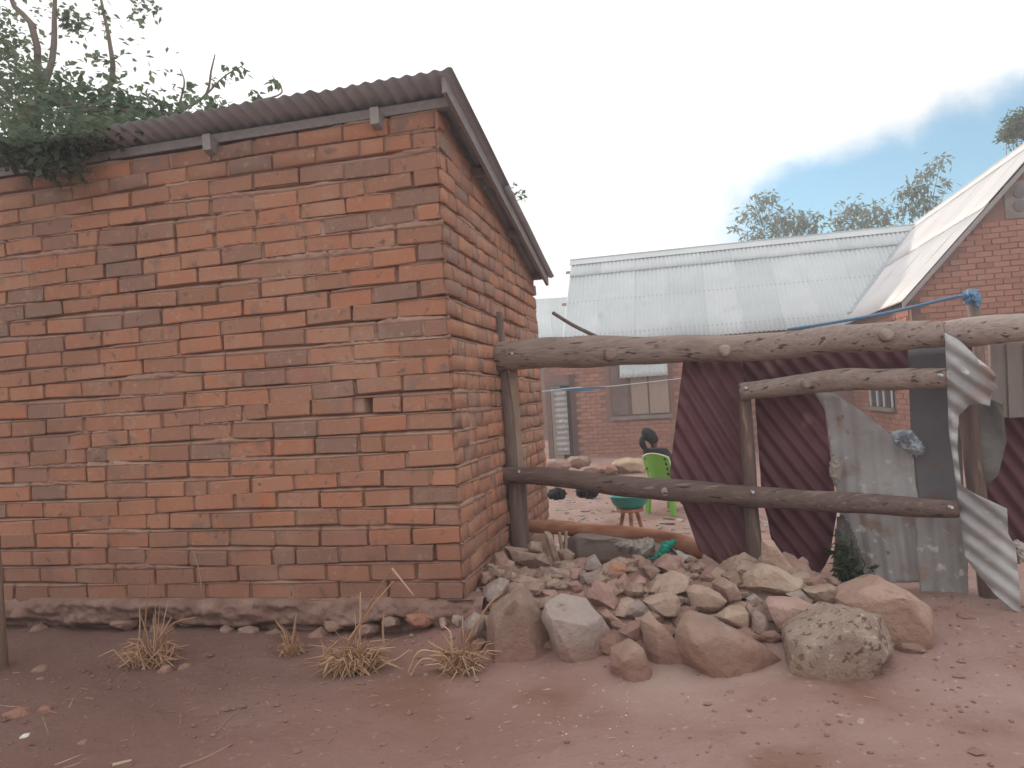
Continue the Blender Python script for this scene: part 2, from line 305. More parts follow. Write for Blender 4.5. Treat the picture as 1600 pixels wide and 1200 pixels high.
# ------------------------------------------------------------------ ground
def gz_big(x, y):
    x = np.asarray(x, float); y = np.asarray(y, float)
    toe = 3.50 - 0.13 * x
    up = sstep(0.0, 1.15, y - toe)
    side = sstep(-0.75, -0.1, x) * (1 - sstep(1.35, 2.15, x))
    back = 1 - sstep(4.75, 5.7, y)
    h = (0.24 * sstep(0.0, .8, y - toe) - .13 * sstep(.85, 1.35, y - toe)) * side * back
    h = h - 0.16 * sstep(5.6, 7.6, y)
    # bank of earth along the shed's foot
    yy = 3.86 + (-0.29 - x) * 0.203
    h = h + 0.05 * sstep(-0.45, 0.0, y - yy) * (1 - sstep(-.35, 0.1, x))
    return h
def gz(x, y):
    x = np.asarray(x, float); y = np.asarray(y, float)
    near = 1 - sstep(8, 20, y)
    return gz_big(x, y) + near * (0.05 * (fbm(x * 1.1, y * 1.1, 3) - .47) + 0.034 * (fbm(x * 5, y * 5, 9) - .47)) + (1 - near) * .0
def G1(x, y): return float(gz(x, y))
xs = np.concatenate([-np.geomspace(400, 3.7, 30), np.arange(-3.6, 3.61, .03), np.geomspace(3.7, 400, 30)])
ys = np.concatenate([-np.geomspace(200, 1, 12), np.arange(0.5, 1.9, .1), np.arange(1.95, 5.6, .022), np.arange(5.65, 9, .08), np.geomspace(9.1, 900, 40)])
X, Yg = np.meshgrid(xs, ys)
Z = gz(X, Yg)
fine = (np.abs(X) < 3.7) & (Yg > 1.9) & (Yg < 5.6)
lump = np.clip(fbm(X * 22, Yg * 22, 31, 3) - .50, 0, 1) * .075 * sstep(.42, .60, fbm(X * 1.3, Yg * 1.3, 77))
Z = Z + np.where(fine, lump + .006 * vn(X * 45, Yg * 45, 5), 0)
nv = np.stack([X, Yg, Z], -1).reshape(-1, 3); nx, ny = len(xs), len(ys)
ii = (np.arange(ny - 1)[:, None] * nx + np.arange(nx - 1)[None, :]).reshape(-1)
gf = np.stack([ii, ii + 1, ii + nx + 1, ii + nx], -1)
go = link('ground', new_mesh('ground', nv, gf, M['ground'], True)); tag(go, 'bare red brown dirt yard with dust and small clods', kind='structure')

# ------------------------------------------------------------------ brick shapes
def brick_mesh(name, L, H, Dp, mat, ch=.0045, jit=.0028):
    """bevelled, slightly uneven brick: centre of its face at the origin, x along the wall, face looking to -y"""
    bm = bmesh.new(); bmesh.ops.create_cube(bm, size=1.0)
    for v in bm.verts: v.co = Vector((v.co.x * L, (v.co.y + .5) * Dp, v.co.z * H))
    bmesh.ops.bevel(bm, geom=list(bm.edges), offset=ch, segments=1, affect='EDGES', profile=.5)
    for v in bm.verts:
        v.co += Vector((random.uniform(-1, 1) * jit * 1.6, random.uniform(-1, 1) * jit, random.uniform(-1, 1) * jit))
    me = bpy.data.meshes.new(name); bm.to_mesh(me); bm.free(); me.materials.append(mat); me.shade_smooth(); me.set_sharp_from_angle(angle=R(18))
    return me
def lay_course(u0, u1, pitches, rng, first=None):
    """joints of one course: list of (ua, ub)"""
    o = []; u = u0
    if first: o.append((u, u + first)); u += first
    while u < u1:
        p = rng.choice(pitches) * rng.uniform(.97, 1.03); o.append((u, u + p)); u += p
    return o

# ------------------------------------------------------------------ the brick shed
CH = 0.10; Z0 = 0.222
C0 = P(727, 935, 3.90); C0 = Vector((C0.x, C0.y, 0))       # the near corner
shed = thing('brick_shed', 'orange brick shed with corrugated lean-to roof filling the left', 'shed', C0)
U1 = 3.75; V1 = 2.50
def front(u, z, off=0.0): return C0 - D * u - S * off + Vector((0, 0, z))
def side(v, z, off=0.0): return C0 + S * v + D * off + Vector((0, 0, z))
RZ0, RSL, OVF = 2.945, 0.226, .16                            # roof height at its front edge, fall per metre, overhang
def roof_z(v): return RZ0 - (v + OVF) * RSL
rng = random.Random(5)
fc, scs = [], []                                            # courses as lists of (ua, ub)
for i in range(26):
    fc.append(lay_course(-.0, U1, [.268, .268, .272, .265, .26, .268, .272, .275, .268, .262, .15, .28], rng, first=(.27 if i % 2 else .15) * rng.uniform(.95, 1.05)))
    hd = i % 5
    scs.append(lay_course(.0, V1, [.135, .135, .135, .26] if hd != 2 else [.26, .26, .135], rng, first=.135 if i % 2 else .26))
def wob(i, u): return .008 * math.sin(u * 1.7 + i * 1.3) + .006 * math.sin(u * 4.1 + i * 2.9)
def px_on_front(px, py):
    d = ray(px, py); nrm = -S; t = (C0 - CAM).dot(nrm) / d.dot(nrm); q = CAM + d * t
    return (C0 - q).dot(D), q.z
HU, HZ = px_on_front(576, 628)
HZ = Z0 + round((HZ - Z0 - .045) / CH) * CH + .045
bvar = [brick_mesh('brick', .258, .082, .115, M['brick']) for _ in range(8)]
hvar = [brick_mesh('brick', .122, .082, .115, M['brick']) for _ in range(5)]
join = MB()
def put_brick(uc, L, i, wall, as_obj, rr):
    z = Z0 + i * CH + .045 + wob(i, uc if wall == 'f' else -uc) + rr.uniform(-.003, .003)
    sl_ = (wob(i, uc + .05) - wob(i, uc - .05)) / .1
    off = rr.uniform(-.004, .005)
    if wall == 'f': c = front(uc, z, off); ax = -D; nrm = -S; s_ = sl_
    else: c = side(uc, z, off); ax = S; nrm = D; s_ = -sl_
    xa = (ax + Vector((0, 0, s_ + rr.uniform(-.008, .008)))).normalized()
    if wall == 'f': xa = -xa
    za = Vector((0, 0, 1)); ya = -nrm; 
    za = xa.cross(ya).normalized(); ya = za.cross(xa)
    var = bvar if L > .2 else hvar; base = .258 if L > .2 else .122
    me = var[rr.randrange(len(var))]
    sx = (L) / base
    mtx = Matrix(((xa.x * sx, ya.x, za.x, c.x), (xa.y * sx, ya.y, za.y, c.y), (xa.z * sx, ya.z, za.z, c.z), (0, 0, 0, 1)))
    if as_obj:
        o = bpy.data.objects.new('brick', me); COL.objects.link(o); o.parent = shed
        o.matrix_local = Matrix.Translation(-shed.location) @ mtx
    else:
        join.add([mtx @ v.co for v in me.vertices], [tuple(p.vertices) for p in me.polygons])
rr = random.Random(11); nb = 0
cand = []
for i in range(26):
    for (ua, ub) in fc[i]: cand.append(('f', i, ua, ub))
    for k, (va, vb) in enumerate(scs[i]):
        if k == 0: 
            if i % 2: continue                # the front's stretcher shows its end here
        zt = Z0 + (i + 1) * CH
        if zt < roof_z(vb) - .05 and vb < V1 + .2: cand.append(('s', i, va, min(vb, V1 + .02)))
def corner_fix(w, i, a, b):
    return a, b
front_list = [c for c in cand if c[0] == 'f' and c[2] < 3.05]
objs_front = set(front_list[:300])
sides = [c for c in cand if c[0] == 's' and c[2] < .3]
room = 300 - len(objs_front); objs_side = set(sides[:max(0, room)])
for cnd in cand:
    wl, i, a, b = cnd
    L = (b - a) - rr.uniform(.013, .024)
    if L < .05: continue
    if wl == 'f' and abs(Z0 + i * CH + .045 - HZ) < .05 and a - .03 < HU < b + .03:   # the putlog hole: the brick stops short of it
        if HU > (a + b) / 2: b = HU - .022
        else: a = HU + .022
        L = b - a
        if L < .04: continue
    put_brick((a + b) / 2, L, i, wl, cnd in objs_front or cnd in objs_side, rr)
# the corner bricks that reach round the corner (ends of the front stretchers)
for i in range(26):
    if i % 2 and Z0 + (i + 1) * CH < roof_z(.13) - .05:
        put_brick(.066, .118, i, 's', False, rr)
jb = join.build('side_brickwork', M['brick_i'], shed, True); tag(jb, kind='stuff')

def mortar_panel(fn, u0, u1, courses, ztop, seed, hole=None, step=.011):
    """mud mortar between the bricks: flush above each brick, drawn back under the next one"""
    us = np.arange(u0, u1 + step, step); sgn = 1 if fn is front else -1
    fr = np.array([0, .14, .28, .42, .56, .70, .82, .86, .89, .92, .945, .965, .985])
    ci = np.repeat(np.arange(-1, 26), len(fr))[:, None]; fq = np.tile(fr, 27)[:, None]
    U = np.broadcast_to(us[None, :], (len(fq), len(us)))
    wv = lambda c: .008 * np.sin(sgn * U * 1.7 + c * 1.3) + .006 * np.sin(sgn * U * 4.1 + c * 2.9)
    k = np.clip((fq - .82) / .165, 0, 1)
    Zq = Z0 + CH * (ci + .04 + fq) + wv(ci) * (1 - k) + wv(ci + 1) * k
    n = fbm(U * 9, Zq * 9, seed); n2 = fbm(U * 30, Zq * 30, seed + 4)
    big = sstep(.46, .60, fbm(U * 2.2, (ci + k) * .37, seed + 40))
    rec = np.where(k > 0, .0005 + .034 * np.clip(k * (1.08 - .5 * big), 0, 1) ** 2.4, .0115)
    rec = rec + .007 * (n - .45) + .006 * (n2 - .45)
    rec = np.maximum(rec - .008 * big * (n2 > .40), -.0045)
    for c, lst in enumerate(courses):               # some upright joints left open
        for (a, b) in lst[1:]:
            q = (ci == c) & (np.abs(U - a) < .009) & (hsh(np.array(a * 91.7), np.array(c * 3.1), 5) < .4)
            rec = np.where(q, rec + .016, rec)
    if hole:
        q = (np.abs(U - hole[0]) < .026) & (np.abs(Zq - hole[1]) < .04); rec = np.where(q, .26, rec)
    o = fn(0, 0); e1 = fn(1, 0) - o; e2 = fn(0, 0, 1) - o
    W = np.array(o)[None, None, :] + U[..., None] * np.array(e1) + np.array([0, 0, 1.0]) * Zq[..., None] - rec[..., None] * np.array(e2)
    nu, nz = len(us), len(fq)
    idx = (np.arange(nz - 1)[:, None] * nu + np.arange(nu - 1)[None, :])
    zt = np.array([ztop(u) for u in us])
    idx = idx[(Zq[1:, 1:] < zt[None, 1:]) & (Zq[:-1, 1:] > Z0 - .04)]
    f = np.stack([idx, idx + 1, idx + nu + 1, idx + nu], -1)
    return W.reshape(-1, 3), f
hole = (HU, HZ)
mv, mf = mortar_panel(front, -.004, U1, fc, lambda u: 2.86, 20, hole)
sv, sf = mortar_panel(side, -.004, V1, scs, lambda v: roof_z(v) - .03, 60)
wobj('mortar', np.concatenate([mv, sv]), np.concatenate([mf, sf + len(mv)]), M['mortar'], shed, True)
# core of the walls (back and left sides, the dark inside)
cb = MB()
a0, a1 = front(.05, 0, -.05), front(U1, 0, -.05); b0 = side(V1, 0, -.05); b1_ = b0 - D * (U1 - .05)
core = [side(.03, .1, -.03), front(U1, .1, -.03), b1_ + Vector((0, 0, .1)) , side(V1 - .005, .1, -.03),
        side(.03, 2.82, -.03), front(U1, 2.82, -.03), b1_ + Vector((0, 0, roof_z(V1) - .04)), side(V1 - .005, roof_z(V1) - .04, -.03)]
core[0] = C0 + S * .13 - D * .13 + Vector((0, 0, .1)); core[4] = C0 + S * .13 - D * .13 + Vector((0, 0, roof_z(.13) - .05))
core[1] = front(U1, .1, -.13); core[5] = front(U1, roof_z(.13) - .05, -.13)
core[3] = side(V1 - .005, .1, -.13); core[7] = side(V1 - .005, roof_z(V1) - .05, -.13)
cb.add(core, [(0, 1, 2, 3), (4, 7, 6, 5), (0, 4, 5, 1), (1, 5, 6, 2), (2, 6, 7, 3), (3, 7, 4, 0)])
cb.build('wall_core', M['mortar'], shed)
# plinth: a rough mortar band the bricks sit on, and the loose stones below it
us = np.arange(-.10, U1, .011); zs = np.linspace(-.12, .232, 36)
U, Zq = np.meshgrid(us, zs)
lowc = sstep(.10, .02, Zq - .05 * fbm(U * 3, U * 0, 8)) if False else 1 - sstep(.06, .11, Zq + .13 * (fbm(U * 2.6, U * 0 + 2, 8) - .5))
pr = .045 + .11 * (fbm(U * 3.5, Zq * 9, 81) - .47) + .06 * (fbm(U * 11, Zq * 15, 83) - .45) + .035 * (fbm(U * 34, Zq * 38, 85) - .45) - .085 * lowc
pr = pr - .03 * sstep(.205, .232, Zq)
o = front(0, 0)
Wp = np.array(o)[None, None, :] - U[..., None] * np.array(D) - pr[..., None] * np.array(S) + Zq[..., None] * np.array([0, 0, 1.])
nu, nz = len(us), len(zs); idx = (np.arange(nz - 1)[:, None] * nu + np.arange(nu - 1)[None, :]).reshape(-1)
pf = np.stack([idx, idx + 1, idx + nu + 1, idx + nu], -1)
top = Wp[-1] + np.array(S) * .12
vv = np.concatenate([Wp.reshape(-1, 3), top]); b = (nz - 1) * nu; tt = nz * nu
tf = [(b + k, b + k + 1, tt + k + 1, tt + k) for k in range(nu - 1)]
vs_ = np.arange(-.02, V1, .04); n0 = len(vv)
sidep = []
for zz in (-.12, .10, .222):
    for v in vs_: sidep.append(np.array(side(v, zz + (.01 * random.random()), .03 + .025 * random.random())))
for v in vs_: sidep.append(np.array(side(v, .226, -.10)))
m_ = len(vs_); sfc = [(n0 + r * m_ + k, n0 + r * m_ + k + 1, n0 + (r + 1) * m_ + k + 1, n0 + (r + 1) * m_ + k) for r in range(3) for k in range(m_ - 1)]
wobj('plinth', np.concatenate([vv, np.array(sidep)]), [tuple(q) for q in pf.tolist()] + tf + sfc, M['plinth'], shed, True)

# ---- roof of the shed
def corr_sheet(name, o, e_across, e_along, w_, l_, mat, parent, wl=.076, amp=.009, th=.0015, sag=0.0, nal=8, per=8, edge=0.0):
    """corrugated sheet: the waves run along e_along, stacked across e_across"""
    o, ea, el = Vector(o), Vector(e_across).normalized(), Vector(e_along).normalized(); nn = ea.cross(el).normalized()
    if nn.z < 0: nn = -nn
    nxx = max(4, int(w_ / wl * per)); V = []; Fc = []
    for side_ in (0, 1):
        for j in range(nal + 1):
            for i in range(nxx + 1):
                a = w_ * i / nxx; l = l_ * j / nal
                le = l + (edge * (mnoise.noise(Vector((a * 3, j * .0, 3.3)))) if j in (0, nal) else 0)
                h = amp * math.sin(2 * math.pi * a / wl) - sag * math.sin(math.pi * l / l_) + .006 * mnoise.noise(Vector((a * 2, l * 2, w_)))
                V.append(o + ea * a + el * le + nn * (h - side_ * th))
    m = (nxx + 1) * (nal + 1); K = nxx + 1
    for j in range(nal):
        for i in range(nxx):
            q = (j * K + i, j * K + i + 1, (j + 1) * K + i + 1, (j + 1) * K + i)
            Fc.append(q); Fc.append(tuple(m + k for k in reversed(q)))
    for i in range(nxx):
        Fc.append((i, m + i, m + i + 1, i + 1)); t_ = nal * K; Fc.append((t_ + i, t_ + i + 1, m + t_ + i + 1, m + t_ + i))
    for j in range(nal):
        Fc.append((j * K, (j + 1) * K, m + (j + 1) * K, m + j * K)); e_ = nxx; Fc.append((j * K + e_, m + j * K + e_, m + (j + 1) * K + e_, (j + 1) * K + e_))
    return wobj(name, V, Fc, mat, parent, True)
rdir = (S - Vector((0, 0, RSL))).normalized()
def roof_pt(u, v, dz=0.0): return C0 - D * u + S * v + Vector((0, 0, roof_z(v) + dz))
SH = .80
for k in range(5):
    ua = -.15 + .76 * k
    corr_sheet('roof_sheet', roof_pt(ua + SH + .012 * (k % 2), -OVF, .006 + .003 * (k % 2)), D, rdir, SH, 1.27, M['tin_dark'], shed, nal=8, edge=.02, amp=.0075)
    corr_sheet('roof_sheet', roof_pt(ua + SH - (.03 if k == 0 else 0), 1.02, -.008 + .003 * (k % 2)), D, rdir, SH - (.03 if k == 0 else 0), 1.66, M['tin_dark'], shed, nal=8, edge=.02, amp=.0075)
# purlins and rafters under the sheets
for v in (.035, .75, 1.65, 2.5):
    MB().box(roof_pt(1.83, v, -.042), D * 1.93, S * .025, Vector((0, 0, .026))).build('purlin', M['timber'], shed)
for u in (.33, 1.35, 2.42, 3.5):
    q0, q1 = roof_pt(u, -.06, -.105), roof_pt(u, 2.5, -.105)
    MB().box((q0 + q1) / 2, D * .025, (q1 - q0) / 2, Vector((0, 0, .045))).build('rafter', M['timber'], shed)
q0, q1 = roof_pt(-.09, -.13, -.05), roof_pt(-.09, 2.6, -.05)
MB().box((q0 + q1) / 2, D * .012, (q1 - q0) / 2, Vector((0, 0, .04))).build('barge_board', M['timber'], shed)

# ------------------------------------------------------------------ stones
def rock_mesh(pts2d, Y, depth, seed, bury=0.0):
    """angular stone whose silhouette follows the outline, with real depth"""
    rg = random.Random(seed); pts = [P(x, y, Y) for x, y in pts2d]; c = sum(pts, Vector()) / len(pts); bm = bmesh.new()
    size = max((p - c).length for p in pts)
    fx, fz = rg.uniform(-.25, .25), rg.uniform(.05, .35)
    for p in pts:
        d = p - c
        for (sc, dy) in ((1.0, 0.0), (rg.uniform(.45, .72), -.42), (rg.uniform(.6, .9), .5)):
            q = c + d * sc + Vector((fx * size * (dy < 0), dy * depth + rg.uniform(-.08, .08) * depth, fz * size * .5 * (dy < 0)))
            if dy == 0: q += Vector((0, rg.uniform(-.2, .2) * depth, 0))
            bm.verts.new(q)
            if bury and d.z < -.3 * size: bm.verts.new(q - Vector((0, 0, bury)))       # the foot goes on into the soil
    r = bmesh.ops.convex_hull(bm, input=list(bm.verts)); 
    bmesh.ops.delete(bm, geom=[g for g in bm.verts if not g.link_faces], context='VERTS')
    bmesh.ops.dissolve_limit(bm, angle_limit=R(16), verts=list(bm.verts), edges=list(bm.edges))
    bmesh.ops.bevel(bm, geom=list(bm.edges), offset=size * .03, segments=2, affect='EDGES', profile=.6, clamp_overlap=True)
    bmesh.ops.triangulate(bm, faces=list(bm.faces))
    for _ in range(2):
        lim = max(.012, size * .16)
        es = [e for e in bm.edges if e.calc_length() > lim]
        if es: bmesh.ops.subdivide_edges(bm, edges=es, cuts=1, use_grid_fill=True)
        bmesh.ops.triangulate(bm, faces=[f for f in bm.faces if len(f.verts) > 3])
    bm.normal_update()
    s1, s2 = 3.5 / size * .35, 12 / size * .35
    off = Vector((seed * 1.7, seed * .3, 0))
    mv_ = [(v, v.normal.copy(), mnoise.noise(v.co * s1 + off) * size * .08 + mnoise.noise(v.co * s2 + off) * size * .045) for v in bm.verts]
    for v, n, h in mv_: v.co += n * h
    bmesh.ops.recalc_face_normals(bm, faces=list(bm.faces))
    V = [v.co.copy() for v in bm.verts]; bm.verts.index_update(); Fc = [tuple(v.index for v in f.verts) for f in bm.faces]; bm.free()
    return V, Fc
def rest_Y(px, py, lift):
    """depth at which the ray to the stone's middle is `lift` above the heap"""
    d = ray(px, py)
    for k in range(600):
        Y = 2.6 + k * .01; q = CAM + d * (Y / d.y)
        if q.z < float(gz_big(q.x, q.y)) + lift: return Y
    return 5.0
ST = [
 ('st_brown', 'big peaked brown stone with a pale ridge, left end of the heap front', [(763,1020),(761,979),(769,955),(799,931),(820,922),(832,931),(856,970),(871,1021),(814,1026)], .34),
 ('st_grey', 'grey flat topped block right of the peaked stone in the front row', [(854,964),(857,943),(880,938),(916,940),(934,961),(949,994),(955,1018),(916,1026),(874,1023),(862,994)], .34),
 ('st_brown', 'low stone nearest the camera at the foot of the heap, below the long tilted slab', [(958,1021),(988,1002),(1003,1012),(1015,1042),(1004,1062),(982,1055),(955,1040)], .2),
 ('st_brown', 'long tilted slab leaning between the low stone and the broad boulder', [(1003,970),(1018,960),(1036,979),(1066,1024),(1060,1036),(1015,1036),(1009,1003)], .2),
 ('st_brown', 'broad low brown boulder in the middle of the front row', [(1057,985),(1069,967),(1087,962),(1120,970),(1150,988),(1190,1003),(1216,1028),(1214,1046),(1160,1049),(1090,1042),(1060,1022)], .36),
 ('st_speck', 'large speckled rough boulder at the front right of the heap', [(1231,1045),(1237,1003),(1264,985),(1300,964),(1312,950),(1348,949),(1384,967),(1399,1009),(1399,1022),(1369,1036),(1300,1056),(1240,1053)], .42),
 ('st_orange', 'largest smooth orange brown boulder closing the heap on the right', [(1312,940),(1330,922),(1357,910),(1381,905),(1408,916),(1435,937),(1446,949),(1446,994),(1420,1004),(1380,1002),(1330,985)], .4),
 ('st_pale', 'broad pale flat stone lying on top of the heap below the post', [(1160,920),(1163,897),(1195,881),(1222,888),(1246,904),(1255,922),(1231,928),(1195,924)], .26),
 ('st_tan', 'tan slab leaning behind the broad pale stone', [(1190,844),(1207,844),(1255,907),(1240,912),(1210,892),(1190,882)], .1),
 ('st_orange', 'small orange stone right of the broad pale stone', [(1255,907),(1279,895),(1291,907),(1291,914),(1261,922)], .12),
 ('st_tan', 'tan stone against the left side of the largest orange boulder', [(1255,922),(1294,910),(1303,916),(1312,943),(1291,953),(1270,938)], .16),
 ('st_grey', 'flat grey stone tucked under the tan one beside the orange boulder', [(1228,928),(1250,922),(1275,938),(1272,950),(1240,945)], .14),
 ('st_pink', 'brown stone with a flat top above the speckled boulder', [(1195,943),(1210,937),(1252,937),(1276,952),(1283,964),(1252,979),(1222,989),(1210,982),(1200,961)], .22),
 ('st_tan', 'little tan stone wedged between the speckled and orange boulders', [(1282,955),(1300,953),(1300,964),(1285,968)], .08),
 ('st_pale', 'pale yellowish stone above the broad low boulder', [(1117,964),(1135,949),(1165,949),(1172,961),(1168,988),(1156,991),(1130,980)], .16),
 ('st_grey', 'upright light grey stone right of the pale yellowish one', [(1170,992),(1177,961),(1186,955),(1201,964),(1204,988),(1189,1000)], .12),
 ('st_brown', 'rounded brown stone just left of the broad pale flat stone', [(1114,912),(1130,900),(1148,912),(1158,935),(1150,945),(1128,945)], .2),
 ('st_tan', 'rounded tan stone with a worn pale face in mid heap', [(1075,925),(1087,916),(1114,919),(1135,937),(1120,958),(1102,964),(1078,949)], .2),
 ('st_tan', 'wedge shaped tan stone with a dark underside in mid heap', [(1004,940),(1045,923),(1057,931),(1064,955),(1060,964),(1036,967),(1018,955)], .2),
 ('st_tan', 'long tan stone behind the wedge shaped one, below the white plastic', [(1013,922),(1024,907),(1054,893),(1078,904),(1069,919),(1054,925),(1027,931)], .2),
 ('st_grey', 'grey stone left of the wedge shaped tan stone', [(970,961),(979,946),(1000,938),(1013,949),(1013,962),(988,973)], .15),
 ('st_pink', 'small brick shaped pink stone leaning beside the grey flat topped block', [(937,958),(949,953),(973,973),(961,988),(940,970)], .1),
 ('st_pink', 'dull pink stone directly above the low front stone', [(965,988),(985,973),(1000,973),(1015,997),(1009,1008),(988,1002)], .15),
 ('st_pink', 'pinkish stone behind the grey flat topped block', [(916,934),(934,910),(955,916),(970,943),(961,958),(934,952)], .2),
 ('st_red', 'bright orange broken brick tilted on the heap', [(937,907),(955,883),(979,880),(980,892),(955,913)], .1),
 ('st_pink', 'dark broken brick standing under the bright orange one', [(961,910),(976,895),(986,907),(988,931),(967,930)], .1),
 ('st_pink', 'pink chunk right of the broken bricks', [(986,910),(1000,898),(1010,904),(1010,916),(994,928)], .1),
 ('st_brown', 'brown chunk under the end of the teal cloth', [(1000,883),(1018,883),(1034,892),(1024,907),(1012,907)], .12),
 ('st_pink', 'round pink stone partly covered by white plastic', [(1024,883),(1042,865),(1060,871),(1073,892),(1054,898)], .16),
 ('st_grey', 'grey three cornered stone against the mud bank', [(907,892),(916,874),(929,866),(943,886),(940,894)], .13),
 ('st_grey', 'flat grey stone in front of the three cornered one', [(904,898),(946,893),(937,910),(907,914)], .12),
 ('st_grey', 'light grey wedge in the upper left of the heap', [(849,898),(859,884),(886,895),(887,904),(868,908)], .12),
 ('st_pink', 'knobbly pink stone right of the light grey wedge', [(886,901),(892,889),(908,888),(904,907),(895,911)], .1),
 ('st_tan', 'long tan slab at the foot of the left fence post', [(787,856),(814,859),(823,868),(853,865),(862,883),(826,888),(799,881)], .2),
 ('st_pink', 'reddish stone against the shed wall left of the post', [(765,880),(772,865),(787,863),(799,883),(793,897),(769,894)], .16),
 ('st_tan', 'thin tan slab standing on end right of the left post', [(849,829),(859,832),(872,862),(874,888),(866,888),(856,859)], .08),
 ('st_tan', 'small tan block beside the left post', [(824,856),(829,847),(847,847),(848,862),(829,866)], .1),
 ('st_brown', 'rounded dark brown stone right of the standing slab', [(872,862),(886,857),(898,865),(896,883),(880,891)], .13),
 ('st_grey', 'long grey stone leaning at the corner of the shed', [(748,940),(760,916),(781,901),(796,907),(793,919),(778,940),(760,953)], .14),
 ('st_pink', 'flat brown stone above the peaked stone', [(797,907),(830,901),(846,908),(848,918),(820,921)], .12),
 ('st_pink', 'pink stone right behind the tip of the peaked stone', [(823,919),(841,911),(853,922),(850,932),(829,932)], .11),
 ('st_brown', 'oblong brown stone below the light grey wedge', [(857,913),(877,907),(892,910),(886,922),(868,924)], .1),
 ('st_pink', 'pink chip right of the oblong brown stone', [(886,910),(904,907),(913,922),(898,929)], .09),
 ('st_pink', 'pink stone between the peaked stone and the grey block', [(847,925),(868,922),(877,937),(856,941)], .1),
 ('st_pink', 'brick coloured chip above the left part of the grey block', [(871,928),(892,926),(896,938),(877,941)], .08),
 ('st_pink', 'brick coloured chip above the right part of the grey block', [(898,931),(913,925),(920,938),(907,941)], .08),
 ('st_grey', 'little grey pebble beside the light grey wedge', [(847,907),(856,907),(855,918),(848,918)], .05),
 ('st_pale', 'tiny yellow pebble left of the mid heap grey stone', [(964,954),(969,951),(974,959),(969,963)], .04),
 ('st_pink', 'pink chip at the foot of the long tan slab', [(802,892),(820,888),(823,898),(799,905)], .08),
 ('st_brown', 'brown chip beside the reddish stone by the wall', [(769,898),(790,895),(794,904),(775,908)], .07),
 ('st_pink', 'dull pink stone touching the shed side wall', [(748,915),(752,895),(764,891),(768,905),(758,918)], .1),
 ('st_grey', 'small grey stone at the shed corner', [(739,930),(744,921),(756,926),(755,936),(745,937)], .08),
 ('st_grey', 'dark grey stone under the shed corner', [(724,975),(740,958),(756,965),(760,985),(755,1003),(733,1005)], .14),
 ('st_tan', 'little tan stone right of the wedge shaped one', [(1062,950),(1075,947),(1077,963),(1066,967)], .07),
 ('st_pink', 'little pink stone on top behind the wedge shaped one', [(1003,928),(1013,924),(1018,934),(1007,938)], .06),
 ('st_brown', 'brown stone behind the rounded one, under the maroon sheet', [(1126,897),(1150,892),(1160,905),(1155,920),(1135,916)], .12),
 ('st_grey', 'grey chip left of the flat topped brown stone', [(1166,936),(1180,928),(1196,940),(1187,953),(1172,951)], .1),
 ('st_brown', 'brown stone right of the little tan one, above the broad boulder', [(1064,966),(1078,950),(1104,964),(1112,975),(1085,966)], .1),
]
for k, (m, lab, ol, dp) in enumerate(ST):
    cx = sum(p[0] for p in ol) / len(ol); cy = sum(p[1] for p in ol) / len(ol)
    if k < 7: g_ = (1.05, 1.16, 1.08, 1.16, 1.06, 1.03, 1.0)[k]; ol = [(cx + (x - cx) * g_, cy + (y - cy) * (1 + (g_ - 1) * .6)) for x, y in ol]
    hpx = max(p[1] for p in ol) - min(p[1] for p in ol)
    Y = min(rest_Y(cx, cy, .40 * hpx / F * 3.8), 4.62)
    bury = 0.0
    if k < 7:                                            # front row: stands where its foot meets the ground
        d = ray(cx, max(p[1] for p in ol) - 5)
        for j_ in range(700):
            Yb = 2.6 + j_ * .004; q = CAM + d * (Yb / d.y)
            if q.z <= G1(q.x, q.y): break
        Y = Yb + dp * .22; bury = .09
    V, Fc = rock_mesh(ol, Y, dp, k + 3, bury)
    nm = 'broken_brick' if 'brick tilt' in lab or 'broken brick' in lab else ('boulder' if 'boulder' in lab.split(' of ')[0] and k in (4, 5, 6) else 'stone')
    tag(wobj(nm, V, Fc, M[m], None, 24), lab, 'brick' if nm == 'broken_brick' else 'stone')
# small rubble filling the gaps
rg = random.Random(3); chips = [rock_mesh([(800 + 30 * math.cos(a) * rg.uniform(.7, 1.2), 640 + 22 * math.sin(a) * rg.uniform(.7, 1.2)) for a in np.linspace(0, 6.28, 7)[:-1]], 4, .16, 200 + q) for q in range(6)]
cm = []
for V, Fc in chips:
    c = sum(V, Vector()) / len(V)
    for m in ('st_brown', 'st_pink', 'st_tan', 'st_tan'): cm.append(new_mesh('rubble_stone', [tuple(v - c) for v in V], Fc, M[m], 24))
for k in range(230):
    px = rg.uniform(745, 1310); x = P(px, 900, 4.1).x; y = 3.5 - .13 * x + rg.uniform(.12, .95)
    o = link('rubble_stone', rg.choice(cm), None, (x, y, G1(x, y) + .012)); s = rg.choice((.3, .4, .5, .6, .7, .8)) * rg.uniform(.85, 1.1)
    o.scale = (s, s * rg.uniform(.7, 1.2), s * rg.uniform(.6, .9)); o.rotation_euler = (rg.uniform(-.5, .5), rg.uniform(-.5, .5), rg.uniform(0, 6.28))
    tag(o, 'small broken stone filling a gap of the heap', 'stone', 'small stones in the gaps of the heap')
